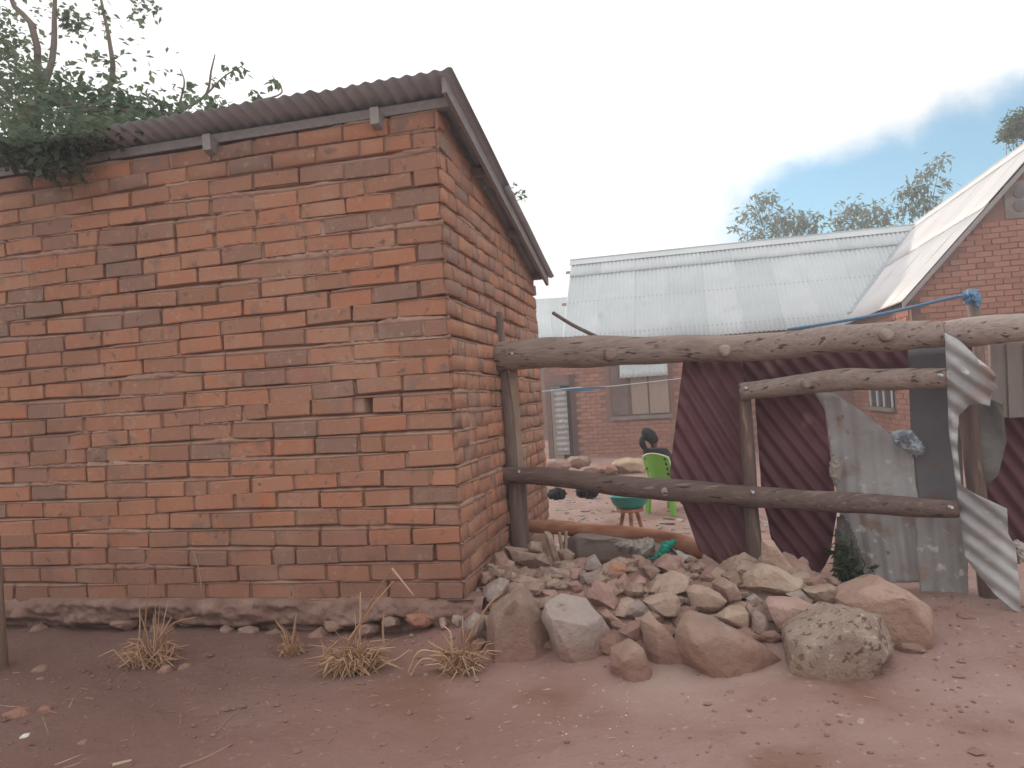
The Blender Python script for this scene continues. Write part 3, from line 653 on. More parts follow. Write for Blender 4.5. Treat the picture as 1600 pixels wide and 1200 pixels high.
# stones of the shed's foundation
fst = [(60, 992, 34, 36, 'st_brown'), (105, 1000, 70, 26, 'st_brown'), (150, 1030, 62, 40, 'st_brown'), (195, 975, 46, 22, 'st_brown'), (210, 1000, 36, 22, 'st_pink'), (305, 992, 40, 24, 'st_grey'), (355, 988, 26, 26, 'st_grey'),
       (388, 990, 44, 32, 'st_grey'), (430, 1000, 44, 40, 'st_brown'), (372, 1005, 24, 20, 'st_tan'), (500, 1000, 46, 36, 'st_brown'), (520, 978, 40, 22, 'st_tan'), (655, 968, 54, 28, 'st_red'),
       (693, 972, 18, 26, 'st_tan'), (716, 968, 26, 20, 'st_grey'), (255, 985, 40, 26, 'st_brown'), (575, 985, 44, 30, 'st_brown'), (610, 972, 34, 26, 'st_brown')]
for k, (cx, cy, wq, hq, m) in enumerate(fst):
    u, z = px_on_front(cx, cy); Y = front(u, z, .035).y
    rg2 = random.Random(k); ol = [(cx + wq / 2 * math.cos(a) * rg2.uniform(.8, 1.1), cy + hq / 2 * math.sin(a) * rg2.uniform(.8, 1.1)) for a in np.linspace(.3, 6.58, 8)[:-1]]
    V, Fc = rock_mesh(ol, Y, .12, 300 + k); wobj('foundation_stone', V, Fc, M[m], shed, 24)

# ------------------------------------------------------------------ log fence with metal sheets
def fY(px): return float(np.interp(px, [760, 1165, 1540, 1640], [4.92, 4.55, 3.98, 3.85]))
fb = P(790, 862, 4.9)
fence = thing('log_fence', 'rough log fence hung with maroon and grey metal sheets', 'fence', fb)
def log(name, pts, rpx, mat, dy=0.0, n=44, jit=.14, sides=18, label=None, bend=1):
    q = [P(x, y, fY(x) + dy) for x, y in pts]
    r_m = [r / F * fY(x) for (x, y), r in zip(pts, rpx)]
    mb = MB(); cp = curve_pts(q, n); rl = lerp_list(r_m, n)
    cp = [p + Vector((0, mnoise.noise(p * 2.3) * .012, mnoise.noise(p * 3.1 + Vector((9, 0, 0))) * .01)) for p in cp]
    mb.tube([cp[0] - (cp[1] - cp[0]) * .25] + cp + [cp[-1] + (cp[-1] - cp[-2]) * .25], [rl[0] * .82] + rl + [rl[-1] * .82], sides, jit)
    o = mb.build(name, mat, fence, True)
    if label: tag(o, label)
    return o
top = log('rail', [(775,556),(830,553),(920,548),(1010,547),(1100,545),(1200,541),(1300,533),(1400,525),(1472,522)], [22,23,24,22,21,21,21,23,21], M['wood_x'], label='thick weathered top rail')
log('rail', [(1462,524),(1510,519),(1560,516),(1625,512)], [19,24,22,20], M['wood_x'], dy=.03, label='thick end piece of the top rail')
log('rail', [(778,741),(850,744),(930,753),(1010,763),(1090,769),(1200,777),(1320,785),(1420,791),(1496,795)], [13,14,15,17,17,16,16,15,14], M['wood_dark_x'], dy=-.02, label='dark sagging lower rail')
log('rail', [(1158,612),(1210,607),(1270,598),(1330,593),(1400,593),(1485,591)], [14,15,16,18,17,16], M['wood_x'], dy=-.03, label='short bent middle rail')
def post(pts, rpx, mat, dy, jit=.12, sides=12, name='post', label=None):
    q = [P(x, y, fY(pts[0][0]) + dy) for x, y in pts]
    mb = MB(); mb.tube(curve_pts(q, 24), lerp_list([r / F * fY(pts[0][0]) for r in rpx], 24), sides, jit); o = mb.build(name, mat, fence, True)
    if label: tag(o, label)
    return o
post([(779,488),(783,560),(793,640),(800,740),(808,820),(812,866)], [7,8,9,11,13,14], M['wood_z'], .06, label='dark round post by the shed wall')
def plank(pts, w_px, th, dy, mat, name='post', label=None):
    mb = MB()
    q = [P(x, y, fY(x) + dy) for x, y in pts]; w_ = w_px / F * fY(pts[0][0]) / 2
    for a, b in zip(q[:-1], q[1:]):
        mb.box((a + b) / 2, Vector((w_, 0, 0)), (b - a) / 2 * 1.002, Vector((0, th / 2, 0)))
    o = mb.build(name, mat, fence)
    if label: tag(o, label)
    return o
plank([(801,560),(811,735)], 13, .03, .10, M['wood_pale'], label='split pale plank behind the dark post')
plank([(816,735),(823,850)], 10, .03, .12, M['wood_z'])
post([(1162,600),(1168,700),(1174,800),(1180,890)], [10,11,12,12], M['wood_z'], .03, label='post in front of the maroon sheets')
post([(1500,505),(1512,640),(1530,800),(1548,960)], [14,14,14,14], M['wood_z'], .10, label='post behind the twisted strip')

for px, py, dy in ((811, 737, -.09), (1177, 769, -.105), (1166, 606, -.10), (1472, 586, -.11), (800, 552, -.12), (1488, 793, -.09)):
    c = P(px, py, fY(px) + dy); MB().tube([c, c + Vector((0, .03, 0))], .0085, 8).build('nail', M['tin'], fence)
for x, y, rpx, dy in ((1134, 547, 7, -.10), (955, 553, 8, -.105), (1262, 599, 6, -.10), (1040, 768, 6, -.085), (1390, 523, 7, -.105)):      # knots where branches were cut
    c = P(x, y, fY(x) + dy); r = rpx / F * fY(x); MB().tube([c + Vector((0, .06, 0)), c + Vector((0, .004, 0)), c], [r * 1.6, r * 1.15, r * .6], 10, .2).build('knot', M['wood_x'], fence, True)
def sheet_poly(name, pts, plane, ang, wl, amp, mat, parent, th=.0022, warp=.01, label=None, curl=None):
    """corrugated sheet cut to an outline. plane: depth at (px); ang: image angle of the waves"""
    q = [P(x, y, plane(x, y)) for x, y in pts]
    c = sum(q, Vector()) / len(q); ex = (P(pts[0][0] + 40, pts[0][1], plane(pts[0][0] + 40, pts[0][1])) - P(pts[0][0], pts[0][1], plane(*pts[0]))); ex.z = 0; ex.normalize()
    ez = Vector((0, 0, 1)); nn = ex.cross(ez).normalized()          # towards the camera
    bm = bmesh.new(); vv = [bm.verts.new(((p - c).dot(ex), (p - c).dot(ez), 0)) for p in q]; bm.faces.new(vv)
    a = R(ang); dr = Vector((math.cos(a), -math.sin(a), 0)); ac = Vector((dr.y, -dr.x, 0))       # along / across
    vals = [v.co.dot(ac) for v in bm.verts]; lo, hi = min(vals), max(vals); k = lo
    while k < hi:
        bmesh.ops.bisect_plane(bm, geom=list(bm.verts) + list(bm.edges) + list(bm.faces), plane_co=ac * k, plane_no=ac); k += wl / 8
    al = [v.co.dot(dr) for v in bm.verts]; k = min(al) + .05
    while k < max(al):
        bmesh.ops.bisect_plane(bm, geom=list(bm.verts) + list(bm.edges) + list(bm.faces), plane_co=dr * k, plane_no=dr); k += .11
    for v in bm.verts:
        x = v.co.dot(ac); l = v.co.dot(dr)
        d_ = mnoise.noise(Vector((x * 3, l * 2.0, amp * 900)))
        v.co.z = amp * (1 + .6 * mnoise.noise(Vector((l * 3, x * 2, 4)))) * math.sin(2 * math.pi * (x + .02 * d_) / wl) + warp * d_ + (curl(x, l) if curl else 0)
    V = [c + ex * v.co.x + ez * v.co.y + nn * v.co.z for v in bm.verts]; bm.verts.index_update()
    F1 = [tuple(v.index for v in f.verts) for f in bm.faces]; bm.edges.ensure_lookup_table()
    be = [(e.link_loops[0].vert.index, e.link_loops[0].link_loop_next.vert.index) for e in bm.edges if e.is_boundary]; n = len(V); bm.free()
    V2 = V + [v - nn * th for v in V]
    F2 = F1 + [tuple(i + n for i in reversed(f)) for f in F1] + [(b_, a_, a_ + n, b_ + n) for a_, b_ in be]
    o = wobj(name, V2, F2, mat, parent, True)
    if label: tag(o, label)
    return o
flat = lambda dy: (lambda x, y: fY(x) + dy)
sheet_poly('metal_sheet', [(1068,560),(1160,560),(1166,640),(1176,760),(1186,884),(1172,892),(1130,886),(1092,860),(1060,770),(1046,742)], flat(.16), 62, .076, .013, M['maroon'], fence, label='left maroon sheet with slanting ribs')
sheet_poly('metal_sheet', [(1178,596),(1268,606),(1288,640),(1300,730),(1308,800),(1296,872),(1280,900),(1252,904),(1206,846),(1190,770)], flat(.18), 56, .076, .013, M['maroon'], fence, label='right maroon sheet with slanting ribs')
sheet_poly('metal_sheet', [(1150,548),(1432,536),(1432,578),(1330,584),(1240,602),(1156,606)], flat(.26), 54, .076, .012, M['maroon'], fence, label='long maroon sheet under the top rail')
sheet_poly('metal_sheet', [(1274,612),(1302,614),(1344,640),(1378,668),(1406,690),(1428,716),(1432,760),(1440,800),(1440,912),(1330,912),(1308,905),(1312,800),(1300,720),(1290,650)], flat(.21), 88, .085, .007, M['tin_grey'], fence, warp=.03, label='torn pale grey sheet with rusty patches')
sheet_poly('metal_sheet', [(1428,782),(1506,794),(1512,872),(1514,956),(1440,950),(1432,860)], flat(.16), 88, .085, .009, M['tin_grey'], fence, warp=.02)
sheet_poly('metal_sheet', [(1418,546),(1490,542),(1500,640),(1508,800),(1436,800),(1424,700)], flat(.24), 88, .4, .004, M['plate'], fence, label='flat dark grey plate')
sheet_poly('metal_sheet', [(1476,520),(1500,532),(1530,562),(1550,578),(1557,588),(1553,596),(1560,607),(1549,613),(1547,635),(1530,631),(1514,633),(1498,650),(1496,700),(1502,758),(1520,770),(1574,796),(1576,836),(1588,856),(1597,962),(1570,948),(1530,902),(1508,872),(1502,820),(1494,760),(1482,670),(1480,600)], flat(-.06), 42, .078, .0085, M['tin_strip'], fence, warp=.02, label='twisted strip of bright corrugated sheet')
# what stands behind the strip at the right edge
sheet_poly('metal_sheet', [(1516,640),(1660,630),(1672,850),(1540,858)], flat(.34), 62, .076, .012, M['maroon'], fence, label='dark maroon sheet at the right edge')
for k, x in enumerate((1560, 1586, 1614, 1642)):
    q0, q1 = P(x, 536, fY(x) + .22), P(x + 4, 652, fY(x) + .22)
    MB().box((q0 + q1) / 2, Vector((.046, -.012, 0)), Vector((0, .012, 0)), (q1 - q0) / 2).build('plank', M['plank'], fence)

# ------------------------------------------------------------------ rags, cloths, plants at the fence
def rag(name, pts, Y, th, mat, label, cat, seed, amp=.02, sub=3, folds=9.0):
    """crumpled cloth: a thick patch with ragged edge and sharp folds, following the outline"""
    pts = np.array(pts, float); n = len(pts); lo, hi = pts.min(0) - 3, pts.max(0) + 3
    st = max((hi - lo).max() / 44, .6); gx = np.arange(lo[0], hi[0] + st, st); gy = np.arange(lo[1], hi[1] + st, st)
    GX, GY = np.meshgrid(gx, gy); ins = np.zeros(GX.shape, bool); dist = np.full(GX.shape, 1e9)
    for a in range(n):
        (x0, y0), (x1, y1) = pts[a], pts[(a + 1) % n]
        c = ((y0 > GY) != (y1 > GY)) & (GX < (x1 - x0) * (GY - y0) / ((y1 - y0) if y1 != y0 else 1e-9) + x0); ins ^= c
        t = np.clip(((GX - x0) * (x1 - x0) + (GY - y0) * (y1 - y0)) / ((x1 - x0) ** 2 + (y1 - y0) ** 2), 0, 1); dist = np.minimum(dist, np.hypot(GX - x0 - t * (x1 - x0), GY - y0 - t * (y1 - y0)))
    sg = np.where(ins, dist, -dist) + 2.2 * (fbm(GX * .35, GY * .35, seed) - .47) * 2; k = F / Y * .02
    R_ = max(np.percentile(dist[ins], 92), 1); e = np.sqrt(np.clip(sg / R_, 0, 1))
    wx = GX + 9 * fbm(GX * .06, GY * .06, seed + 3); wy = GY + 9 * fbm(GX * .06, GY * .06, seed + 7)
    f1 = 1 - np.abs(2 * fbm(wx * folds / 90, wy * folds / 200, seed + 11, 2) / .75 - 1); f2 = 1 - np.abs(2 * fbm(wx * folds / 40, wy * folds / 40, seed + 17, 2) / .75 - 1)
    h = e * (th * .45 + amp * 1.5 * f1 ** 2 + amp * .8 * f2 ** 2)
    ok = sg > 0; V = []; Fc = []; idx = -np.ones(GX.shape, int)
    for (r, c) in np.argwhere(ok): idx[r, c] = len(V); V.append(P(GX[r, c], GY[r, c], Y - h[r, c]))
    m0 = len(V)
    for (r, c) in np.argwhere(ok): V.append(P(GX[r, c], GY[r, c], Y + .3 * th * e[r, c] + .004))
    use = {}
    for r in range(GX.shape[0] - 1):
        for c in range(GX.shape[1] - 1):
            q = [idx[r, c], idx[r + 1, c], idx[r + 1, c + 1], idx[r, c + 1]]
            if min(q) >= 0:
                Fc.append(tuple(q)); Fc.append(tuple(m0 + v for v in reversed(q)))
                for a, b in zip(q, q[1:] + q[:1]): use[(a, b)] = 1
    for (a, b) in list(use):
        if (b, a) not in use: Fc.append((b, a, a + m0, b + m0))
    return tag(wobj(name, V, Fc, mat, None, True), label, cat)
rag('rag', [(1392,676),(1404,670),(1426,672),(1436,684),(1447,700),(1444,710),(1432,714),(1412,704),(1396,694)], fY(1420) + .14, .045, M['rag_blue'], 'bunched blue and grey rag on the torn grey sheet', 'rag', 4, .03)
rag('rag', [(1294,724),(1300,712),(1312,712),(1320,726),(1314,750),(1304,762),(1296,744)], fY(1300) + .12, .03, M['rag'], 'small brown grey rag caught between maroon and grey sheet', 'rag', 8, .02)
rag('rag', [(956,850),(972,842),(1000,842),(1012,838),(1024,842),(1026,862),(1020,874),(1000,880),(984,868),(964,862)], 4.72, .09, M['rag'], 'pile of frayed grey rags under the peeled log', 'rag', 12, .045)
rag('cloth', [(1028,858),(1036,845),(1050,842),(1062,844),(1056,850),(1046,864),(1038,872),(1012,877),(1004,874),(1022,870)], 4.55, .03, M['teal_cloth'], 'twisted bright teal cloth lying on the heap', 'cloth', 15, .025)
rag('rag', [(1306,806),(1318,802),(1330,820),(1340,842),(1350,870),(1348,905),(1330,915),(1308,908),(1302,870)], fY(1320) + .08, .03, M['sack'], 'grey green sacking hanging low beside the right maroon sheet', 'rag', 19, .03)
rag('rag', [(1306,914),(1320,908),(1338,912),(1334,928),(1318,934),(1308,928)], fY(1320) - .05, .04, M['blue'], 'scrap of blue plastic behind the largest orange boulder', 'plastic', 21, .02)
sheet_poly('sacking', [(1514,640),(1536,618),(1566,632),(1572,690),(1560,740),(1530,770),(1512,740)], flat(.14), 80, .16, .014, M['sack'], None, warp=.05, th=.006)
tag(bpy.data.objects['sacking'], 'dark grey green sacking behind the twisted strip', 'sack')
rag('rag', [(1572,848),(1590,842),(1604,850),(1606,876),(1590,884),(1576,868)], fY(1590) + .03, .04, M['rag'], 'pale pinkish rag by the lower end of the twisted strip', 'rag', 27, .02)
mb = MB()          # the long strip of white plastic
cps = [P(1050, 862, 4.62), P(1070, 868, 4.5), P(1086, 882, 4.4), P(1098, 898, 4.3), P(1108, 914, 4.22)]
cp = curve_pts(cps, 24); V = []; Fc = []
for i, p in enumerate(cp):
    for j in range(7):
        t_ = (j - 3) / 3; V.append(p + Vector((t_ * .075, abs(t_) * .03, -t_ * .045 + .02 * math.cos(t_ * 7 + i * .3) + .012 * mnoise.noise(p * 20 + Vector((j, 0, 0))))))
for i in range(23):
    for j in range(6): Fc.append((i * 7 + j, i * 7 + j + 1, (i + 1) * 7 + j + 1, (i + 1) * 7 + j))
n_ = len(V); V += [v - Vector((0, -.004, .004)) for v in V[:n_]]; Fc += [tuple(k + n_ for k in reversed(f)) for f in Fc]
tag(wobj('plastic_sheet', V, Fc, M['plastic_bag'], None, True), 'dirty white plastic sheeting draped over the upper heap', 'plastic')

def leaves(cl, leaf_len, leaf_w, seed, droop=.3, fold=.25):
    """cl: list of (centre, radii, count). returns leaf-sized folded faces"""
    rg = np.random.RandomState(seed); V = []; Fc = []
    for c, r, n in cl:
        p = rg.normal(0, .45, (n, 3)); p = np.clip(p, -1, 1) * np.array(r) + np.array(tuple(c))
        a = rg.uniform(0, 2 * math.pi, n); el = rg.normal(-droop, .5, n); s = rg.uniform(.6, 1.25, n)
        d = np.stack([np.cos(a) * np.cos(el), np.sin(a) * np.cos(el), np.sin(el)], -1)
        up = rg.normal(0, .5, (n, 3)) + np.array([0, 0, 1.]); sd_ = np.cross(d, up); sd_ /= np.linalg.norm(sd_, axis=1)[:, None] + 1e-9; nn = np.cross(sd_, d)
        L_ = (leaf_len * s)[:, None]; W_ = (leaf_w * s)[:, None]
        b = p; t_ = p + d * L_; m1 = p + d * L_ * .45 + sd_ * W_ + nn * W_ * fold; m2 = p + d * L_ * .45 - sd_ * W_ + nn * W_ * fold
        q = np.stack([b, m1, t_, m2], 1).reshape(-1, 3); k = len(V); V.extend(q.tolist())
        for i in range(n): j = k + i * 4; Fc.append((j, j + 1, j + 2)); Fc.append((j, j + 2, j + 3))
    return V, Fc

# plant by the grey sheet
pr_ = P(1318, 905, fY(1318) + .05); plant = thing('weed', 'leafy green weed growing at the foot of the grey sheet', 'plant', (pr_.x, pr_.y, G1(pr_.x, pr_.y)))
mb = MB()
for k in range(6):
    e = P(1306 + 8 * k, 830 + 14 * abs(k - 2), fY(1318)); mb.tube(curve_pts([plant.location, (Vector(plant.location) + e) / 2 + Vector((.02 * (k - 2), -.02, .03)), e], 6), .004, 5)
mb.build('stem', M['leaf'], plant)
V, Fc = leaves([(P(1312, 870, fY(1318)), (.06, .05, .14), 60), (P(1334, 890, fY(1318)), (.08, .05, .08), 50)], .075, .016, 3)
wobj('foliage', V, Fc, M['leaf'], plant)

# ------------------------------------------------------------------ yard behind the fence
mb = MB()
lp = [(824,822),(870,824),(930,830),(1000,836),(1060,848),(1100,862)]; lq = [P(x, y, 5.45 - i * .06) for i, (x, y) in enumerate(lp)]
mb.tube(curve_pts(lq, 40), lerp_list([.045,.05,.052,.055,.062,.06], 40), 14, .12)
tag(mb.build('log', M['wood_orange'], None, True), 'orange brown peeled log lying across the opening under the lower rail', 'log')
V, Fc = rock_mesh([(884,850),(900,838),(990,846),(1090,864),(1100,900),(1000,905),(900,900),(880,880)], 5.3, .4, 55)
tag(wobj('mud_bank', V, Fc, M['cement'], None, True), 'grey mud bank below the peeled log', 'bank')
for k, (a, b) in enumerate((((874, 832), (878, 872)), ((884, 830), (882, 868)))):
    tag(MB().tube([P(*a, 5.0), P((a[0] + b[0]) / 2 + 1, (a[1] + b[1]) / 2, 5.0), P(*b, 5.0)], .012, 7, .2).build('peg', M['wood_pale']), ['left wooden peg under the peeled log', 'right wooden peg under the peeled log'][k], 'peg')
# teal basin on a stool
bc = P(984, 790, 7.0); gb = G1(bc.x, bc.y)
st = thing('stool', 'low wooden stool under the teal basin', 'stool', (bc.x, bc.y, gb))
MB().tube([bc + Vector((0, 0, -.05)), bc + Vector((0, 0, -.02))], .13, 14).build('seat', M['wood_orange'], st, False)
for k in range(3):
    a = k * 2.1 + .4; d = Vector((math.cos(a), math.sin(a), 0))
    MB().tube([bc + d * .07 + Vector((0, 0, -.05)), Vector((bc.x, bc.y, gb - .02)) + d * .15], [.02, .017], 7).build('leg', M['wood_orange'], st)
mb = MB(); prof = [(.001, 0), (.12, 0), (.16, .045), (.185, .11), (.195, .115), (.19, .122), (.175, .112), (.15, .05), (.11, .012), (.001, .012)]; nseg = 24; V = []; Fc = []
for r, z in prof:
    for j in range(nseg): V.append(bc + Vector((r * math.cos(2 * math.pi * j / nseg), r * math.sin(2 * math.pi * j / nseg), z - .018)))
for i in range(len(prof) - 1):
    for j in range(nseg): Fc.append((i * nseg + j, i * nseg + (j + 1) % nseg, (i + 1) * nseg + (j + 1) % nseg, (i + 1) * nseg + j))
tag(wobj('basin', V, Fc, M['teal'], None, True), 'round teal plastic basin in the yard', 'basin')
# shoes / dark bundles on the ground by the wall
for k, (cx, cy, wq, hq, m, lab) in enumerate(((870, 772, 34, 22, 'dark', 'dark bundle of clothes near the shed end'), (918, 768, 40, 26, 'dark', 'dark cooking pot shaped bundle left of the basin'))):
    ol = [(cx + wq / 2 * math.cos(a), cy + hq / 2 * math.sin(a)) for a in np.linspace(0, 6.28, 9)[:-1]]
    rag('clothes_bundle', ol, 7.6, .12, M[m], lab, 'bundle', 70 + k, .05, 2)
# litter on the yard ground
rg = random.Random(41); mb = MB()
for k in range(300):
    x = rg.uniform(.1, 2.6); y = rg.uniform(6.5, 12); a = rg.uniform(0, 6.28); d = Vector((math.cos(a), math.sin(a), 0)); l = rg.choice((.012, .02, .03, .06)) * rg.uniform(.7, 1.3)
    mb.box(Vector((x, y, G1(x, y) + .008)), d * l, Vector((-d.y, d.x, .3)) * l * rg.uniform(.1, .5), Vector((0, 0, .004)))
tag(mb.build('litter', M['rag']), 'scraps of litter strewn over the yard', kind='stuff')
# stones and sand before the far house
yl = [(868, 728, 52, 26, 13.6, 'st_brown', 'earth coloured lump before the far door'), (905, 722, 44, 24, 13.9, 'st_brown', 'brown lump right of the far door'), (925, 737, 50, 20, 13.0, 'st_pink', 'row of broken bricks before the far house wall'),
      (950, 734, 30, 22, 13.0, 'st_red', 'reddish lump left of the pale earth block'), (982, 728, 60, 30, 13.2, 'sand', 'pale block of earth left of the green chair')]
for k, (cx, cy, wq, hq, Y, m, lab) in enumerate(yl):
    rg2 = random.Random(k + 9); ol = [(cx + wq / 2 * math.cos(a) * rg2.uniform(.85, 1.1), cy + hq / 2 * math.sin(a) * rg2.uniform(.8, 1.05)) for a in np.linspace(0, 6.28, 9)[:-1]]
    V, Fc = rock_mesh(ol, Y, .5, 90 + k); tag(wobj('earth_lump', V, Fc, M[m], None, 30), lab, 'earth')

# ------------------------------------------------------------------ green chair and the seated person
CY = 8.5; cb_ = P(1037, 806, CY); CHL = Vector((cb_.x + .12, CY + .12, cb_.z))
CHL.z = G1(CHL.x, CHL.y)
chair = thing('plastic_chair', 'bright green plastic chair with pale rim seen from behind', 'chair', CHL)
ca = R(-52); cf = Vector((-math.sin(ca), math.cos(ca), 0)); cr = Vector((math.cos(ca), math.sin(ca), 0))      # facing, right
def CP(x, y, z): return CHL + cr * x + cf * y + Vector((0, 0, z))
MB().box(CP(0, 0, .40), cr * .21, cf * .21, Vector((0, 0, .014))).build('seat', M['green'], chair)
V = []; Fc = []; nw, nh = 12, 12
def backp(i, j, o):
    t = i / nw * 2 - 1; h = j / nh; wd = .20 + .03 * math.sin(h * 2.4); return CP(t * wd, -.20 - .10 * h + .05 * t * t - o, .40 + .42 * h - .05 * t * t * h)
for o_ in (0, .012):
    for j in range(nh + 1):
        for i in range(nw + 1): V.append(backp(i, j, o_))
K = nw + 1; mm = K * (nh + 1)
solid = lambda i, j: not (i in (1, 10) and j in (4, 6, 8, 10))
for j in range(nh):
    for i in range(nw):
        if solid(i, j):
            q = (j * K + i, j * K + i + 1, (j + 1) * K + i + 1, (j + 1) * K + i); Fc.append(q); Fc.append(tuple(mm + k for k in reversed(q)))
wobj('backrest', V, Fc, M['green'], chair, True)
rim = [backp(0, j, .006) for j in range(nh + 1)] + [backp(i, nh, .006) for i in range(1, nw + 1)] + [backp(nw, j, .006) for j in range(nh - 1, -1, -1)]
MB().tube(rim, .011, 6).build('rim', M['green_rim'], chair, True)
for sx in (-1, 1):
    for sy in (-1, 1):
        MB().box(CP(sx * .205, sy * .21, .20), cr * .028, cf * .025, Vector((0, 0, .20)) + cr * (-.015 * sx) + cf * (-.02 * sy)).build('leg', M['green'], chair)
    MB().tube(curve_pts([CP(sx * .21, -.24, .60), CP(sx * .24, -.05, .61), CP(sx * .235, .16, .59), CP(sx * .215, .2, .41)], 12), .018, 6).build('armrest', M['green'], chair, True)

def skin_mesh(verts, edges, radii, levels=2):
    me = bpy.data.meshes.new('tmp'); me.from_pydata([tuple(v) for v in verts], edges, []); o = bpy.data.objects.new('tmp', me); COL.objects.link(o)
    sk = o.modifiers.new('s', 'SKIN'); sk.use_smooth_shade = True
    for k, r in enumerate(radii): me.skin_vertices[0].data[k].radius = (r, r) if not isinstance(r, tuple) else r
    me.skin_vertices[0].data[0].use_root = True
    ss = o.modifiers.new('u', 'SUBSURF'); ss.levels = levels; ss.render_levels = levels
    dg = bpy.context.evaluated_depsgraph_get(); ev = o.evaluated_get(dg); m2 = ev.to_mesh()
    V = [v.co.copy() for v in m2.vertices]; Fc = [tuple(p.vertices) for p in m2.polygons]; ev.to_mesh_clear()
    bpy.data.objects.remove(o); bpy.data.meshes.remove(me); return V, Fc
ps = .93
def PP(x, y, z): return CHL + Vector((-.40 * max(0, z - .62), 0, 0)) + cr * x * ps + cf * (y * ps) + Vector((0, 0, .415 + (z - .44) * ps))
pv = [PP(0, -.06, .53), PP(0, -.09, .68), PP(0, -.10, .84), PP(0, -.07, .955), PP(.0, -.045, 1.02), PP(0, -.03, 1.10), PP(0, -.035, 1.165),
      PP(-.17, -.10, .88), PP(-.22, -.06, .66), PP(-.13, .16, .60), PP(-.07, .22, .59),
      PP(.17, -.10, .88), PP(.22, -.06, .66), PP(.13, .16, .60), PP(.07, .22, .59),
      PP(-.09, .0, .51), PP(-.11, .38, .50), PP(-.11, .36, .10), PP(-.12, .48, .03), PP(.09, .0, .51), PP(.11, .38, .50), PP(.11, .36, .10), PP(.12, .48, .03)]
pe = [(0, 1), (1, 2), (2, 3), (3, 4), (4, 5), (5, 6), (2, 7), (7, 8), (8, 9), (9, 10), (2, 11), (11, 12), (12, 13), (13, 14), (0, 15), (15, 16), (16, 17), (17, 18), (0, 19), (19, 20), (20, 21), (21, 22)]
prd = [.15, .13, .145, .05, .055, .088, .075, .06, .042, .03, .028, .06, .042, .03, .028, .09, .06, .038, .035, .09, .06, .038, .035]
person = thing('person', 'person in a dark top sitting in the green chair, seen from behind', 'person', CHL)
V, Fc = skin_mesh(pv, pe, [r * ps for r in prd])
mb = MB(); mb.add(V, Fc)
for sx in (-1, 1):
    for k in range(4): mb.tube([PP(sx * (.06 - .0 * k), .23, .60 - .018 * k), PP(sx * .02, .25, .60 - .018 * k), PP(-sx * .02, .245, .595 - .018 * k)], [.009, .008, .006], 6)
    mb.tube([PP(sx * .07, .215, .615), PP(sx * .035, .215, .635)], [.010, .008], 6)
mb.tube([PP(0, .055, 1.10), PP(0, .075, 1.085), PP(0, .055, 1.072)], [.008, .014, .012], 6)
for sx in (-1, 1): mb.tube([PP(sx * .085, -.02, 1.12), PP(sx * .092, -.03, 1.09)], [.016, .012], 6)
mb.build('body', M['skin'], person, True)
cv = [PP(0, -.06, .50), PP(0, -.09, .68), PP(0, -.10, .85), PP(0, -.075, .94), PP(-.175, -.10, .89), PP(-.225, -.06, .68), PP(-.16, .09, .62), PP(.175, -.10, .89), PP(.225, -.06, .68), PP(.16, .09, .62)]
V, Fc = skin_mesh(cv, [(0, 1), (1, 2), (2, 3), (2, 4), (4, 5), (5, 6), (2, 7), (7, 8), (8, 9)], [r * ps for r in (.165, .145, .16, .065, .075, .058, .05, .075, .058, .05)])
wobj('shirt', V, Fc, M['dark'], person, True)
tv = [PP(0, -.0, .52), PP(-.09, .05, .52), PP(-.11, .39, .505), PP(-.11, .37, .16), PP(.09, .05, .52), PP(.11, .39, .505), PP(.11, .37, .16)]
V, Fc = skin_mesh(tv, [(0, 1), (1, 2), (2, 3), (0, 4), (4, 5), (5, 6)], [r * ps for r in (.12, .105, .078, .055, .105, .078, .055)])
wobj('trousers', V, Fc, M['dark'], person, True)
bm = bmesh.new(); bmesh.ops.create_icosphere(bm, subdivisions=4, radius=1)
for v in bm.verts:
    c = v.co.copy(); v.co = Vector((c.x * .108, c.y * .118 - .02, c.z * .118)) * (1 + .06 * mnoise.noise(c * 6))
    if c.y > .45 and c.z < .35: v.co.y = .45 * .118 - .02 - .02
V = [PP(.02 + v.co.x, -.04 + v.co.y, 1.135 + v.co.z) for v in bm.verts]; Fc = [tuple(v.index for v in f.verts) for f in bm.faces]; bm.free()
mb = MB(); mb.add(V, Fc); mb.tube(curve_pts([PP(-.03, -.15, 1.12), PP(-.07, -.20, 1.04), PP(-.07, -.20, .95), PP(-.05, -.19, .88)], 12), lerp_list([.04, .045, .035, .018], 12), 9, .2)
mb.build('hair', M['hair'], person, True)

chair.scale = (.86,) * 3; person.scale = (.85,) * 3
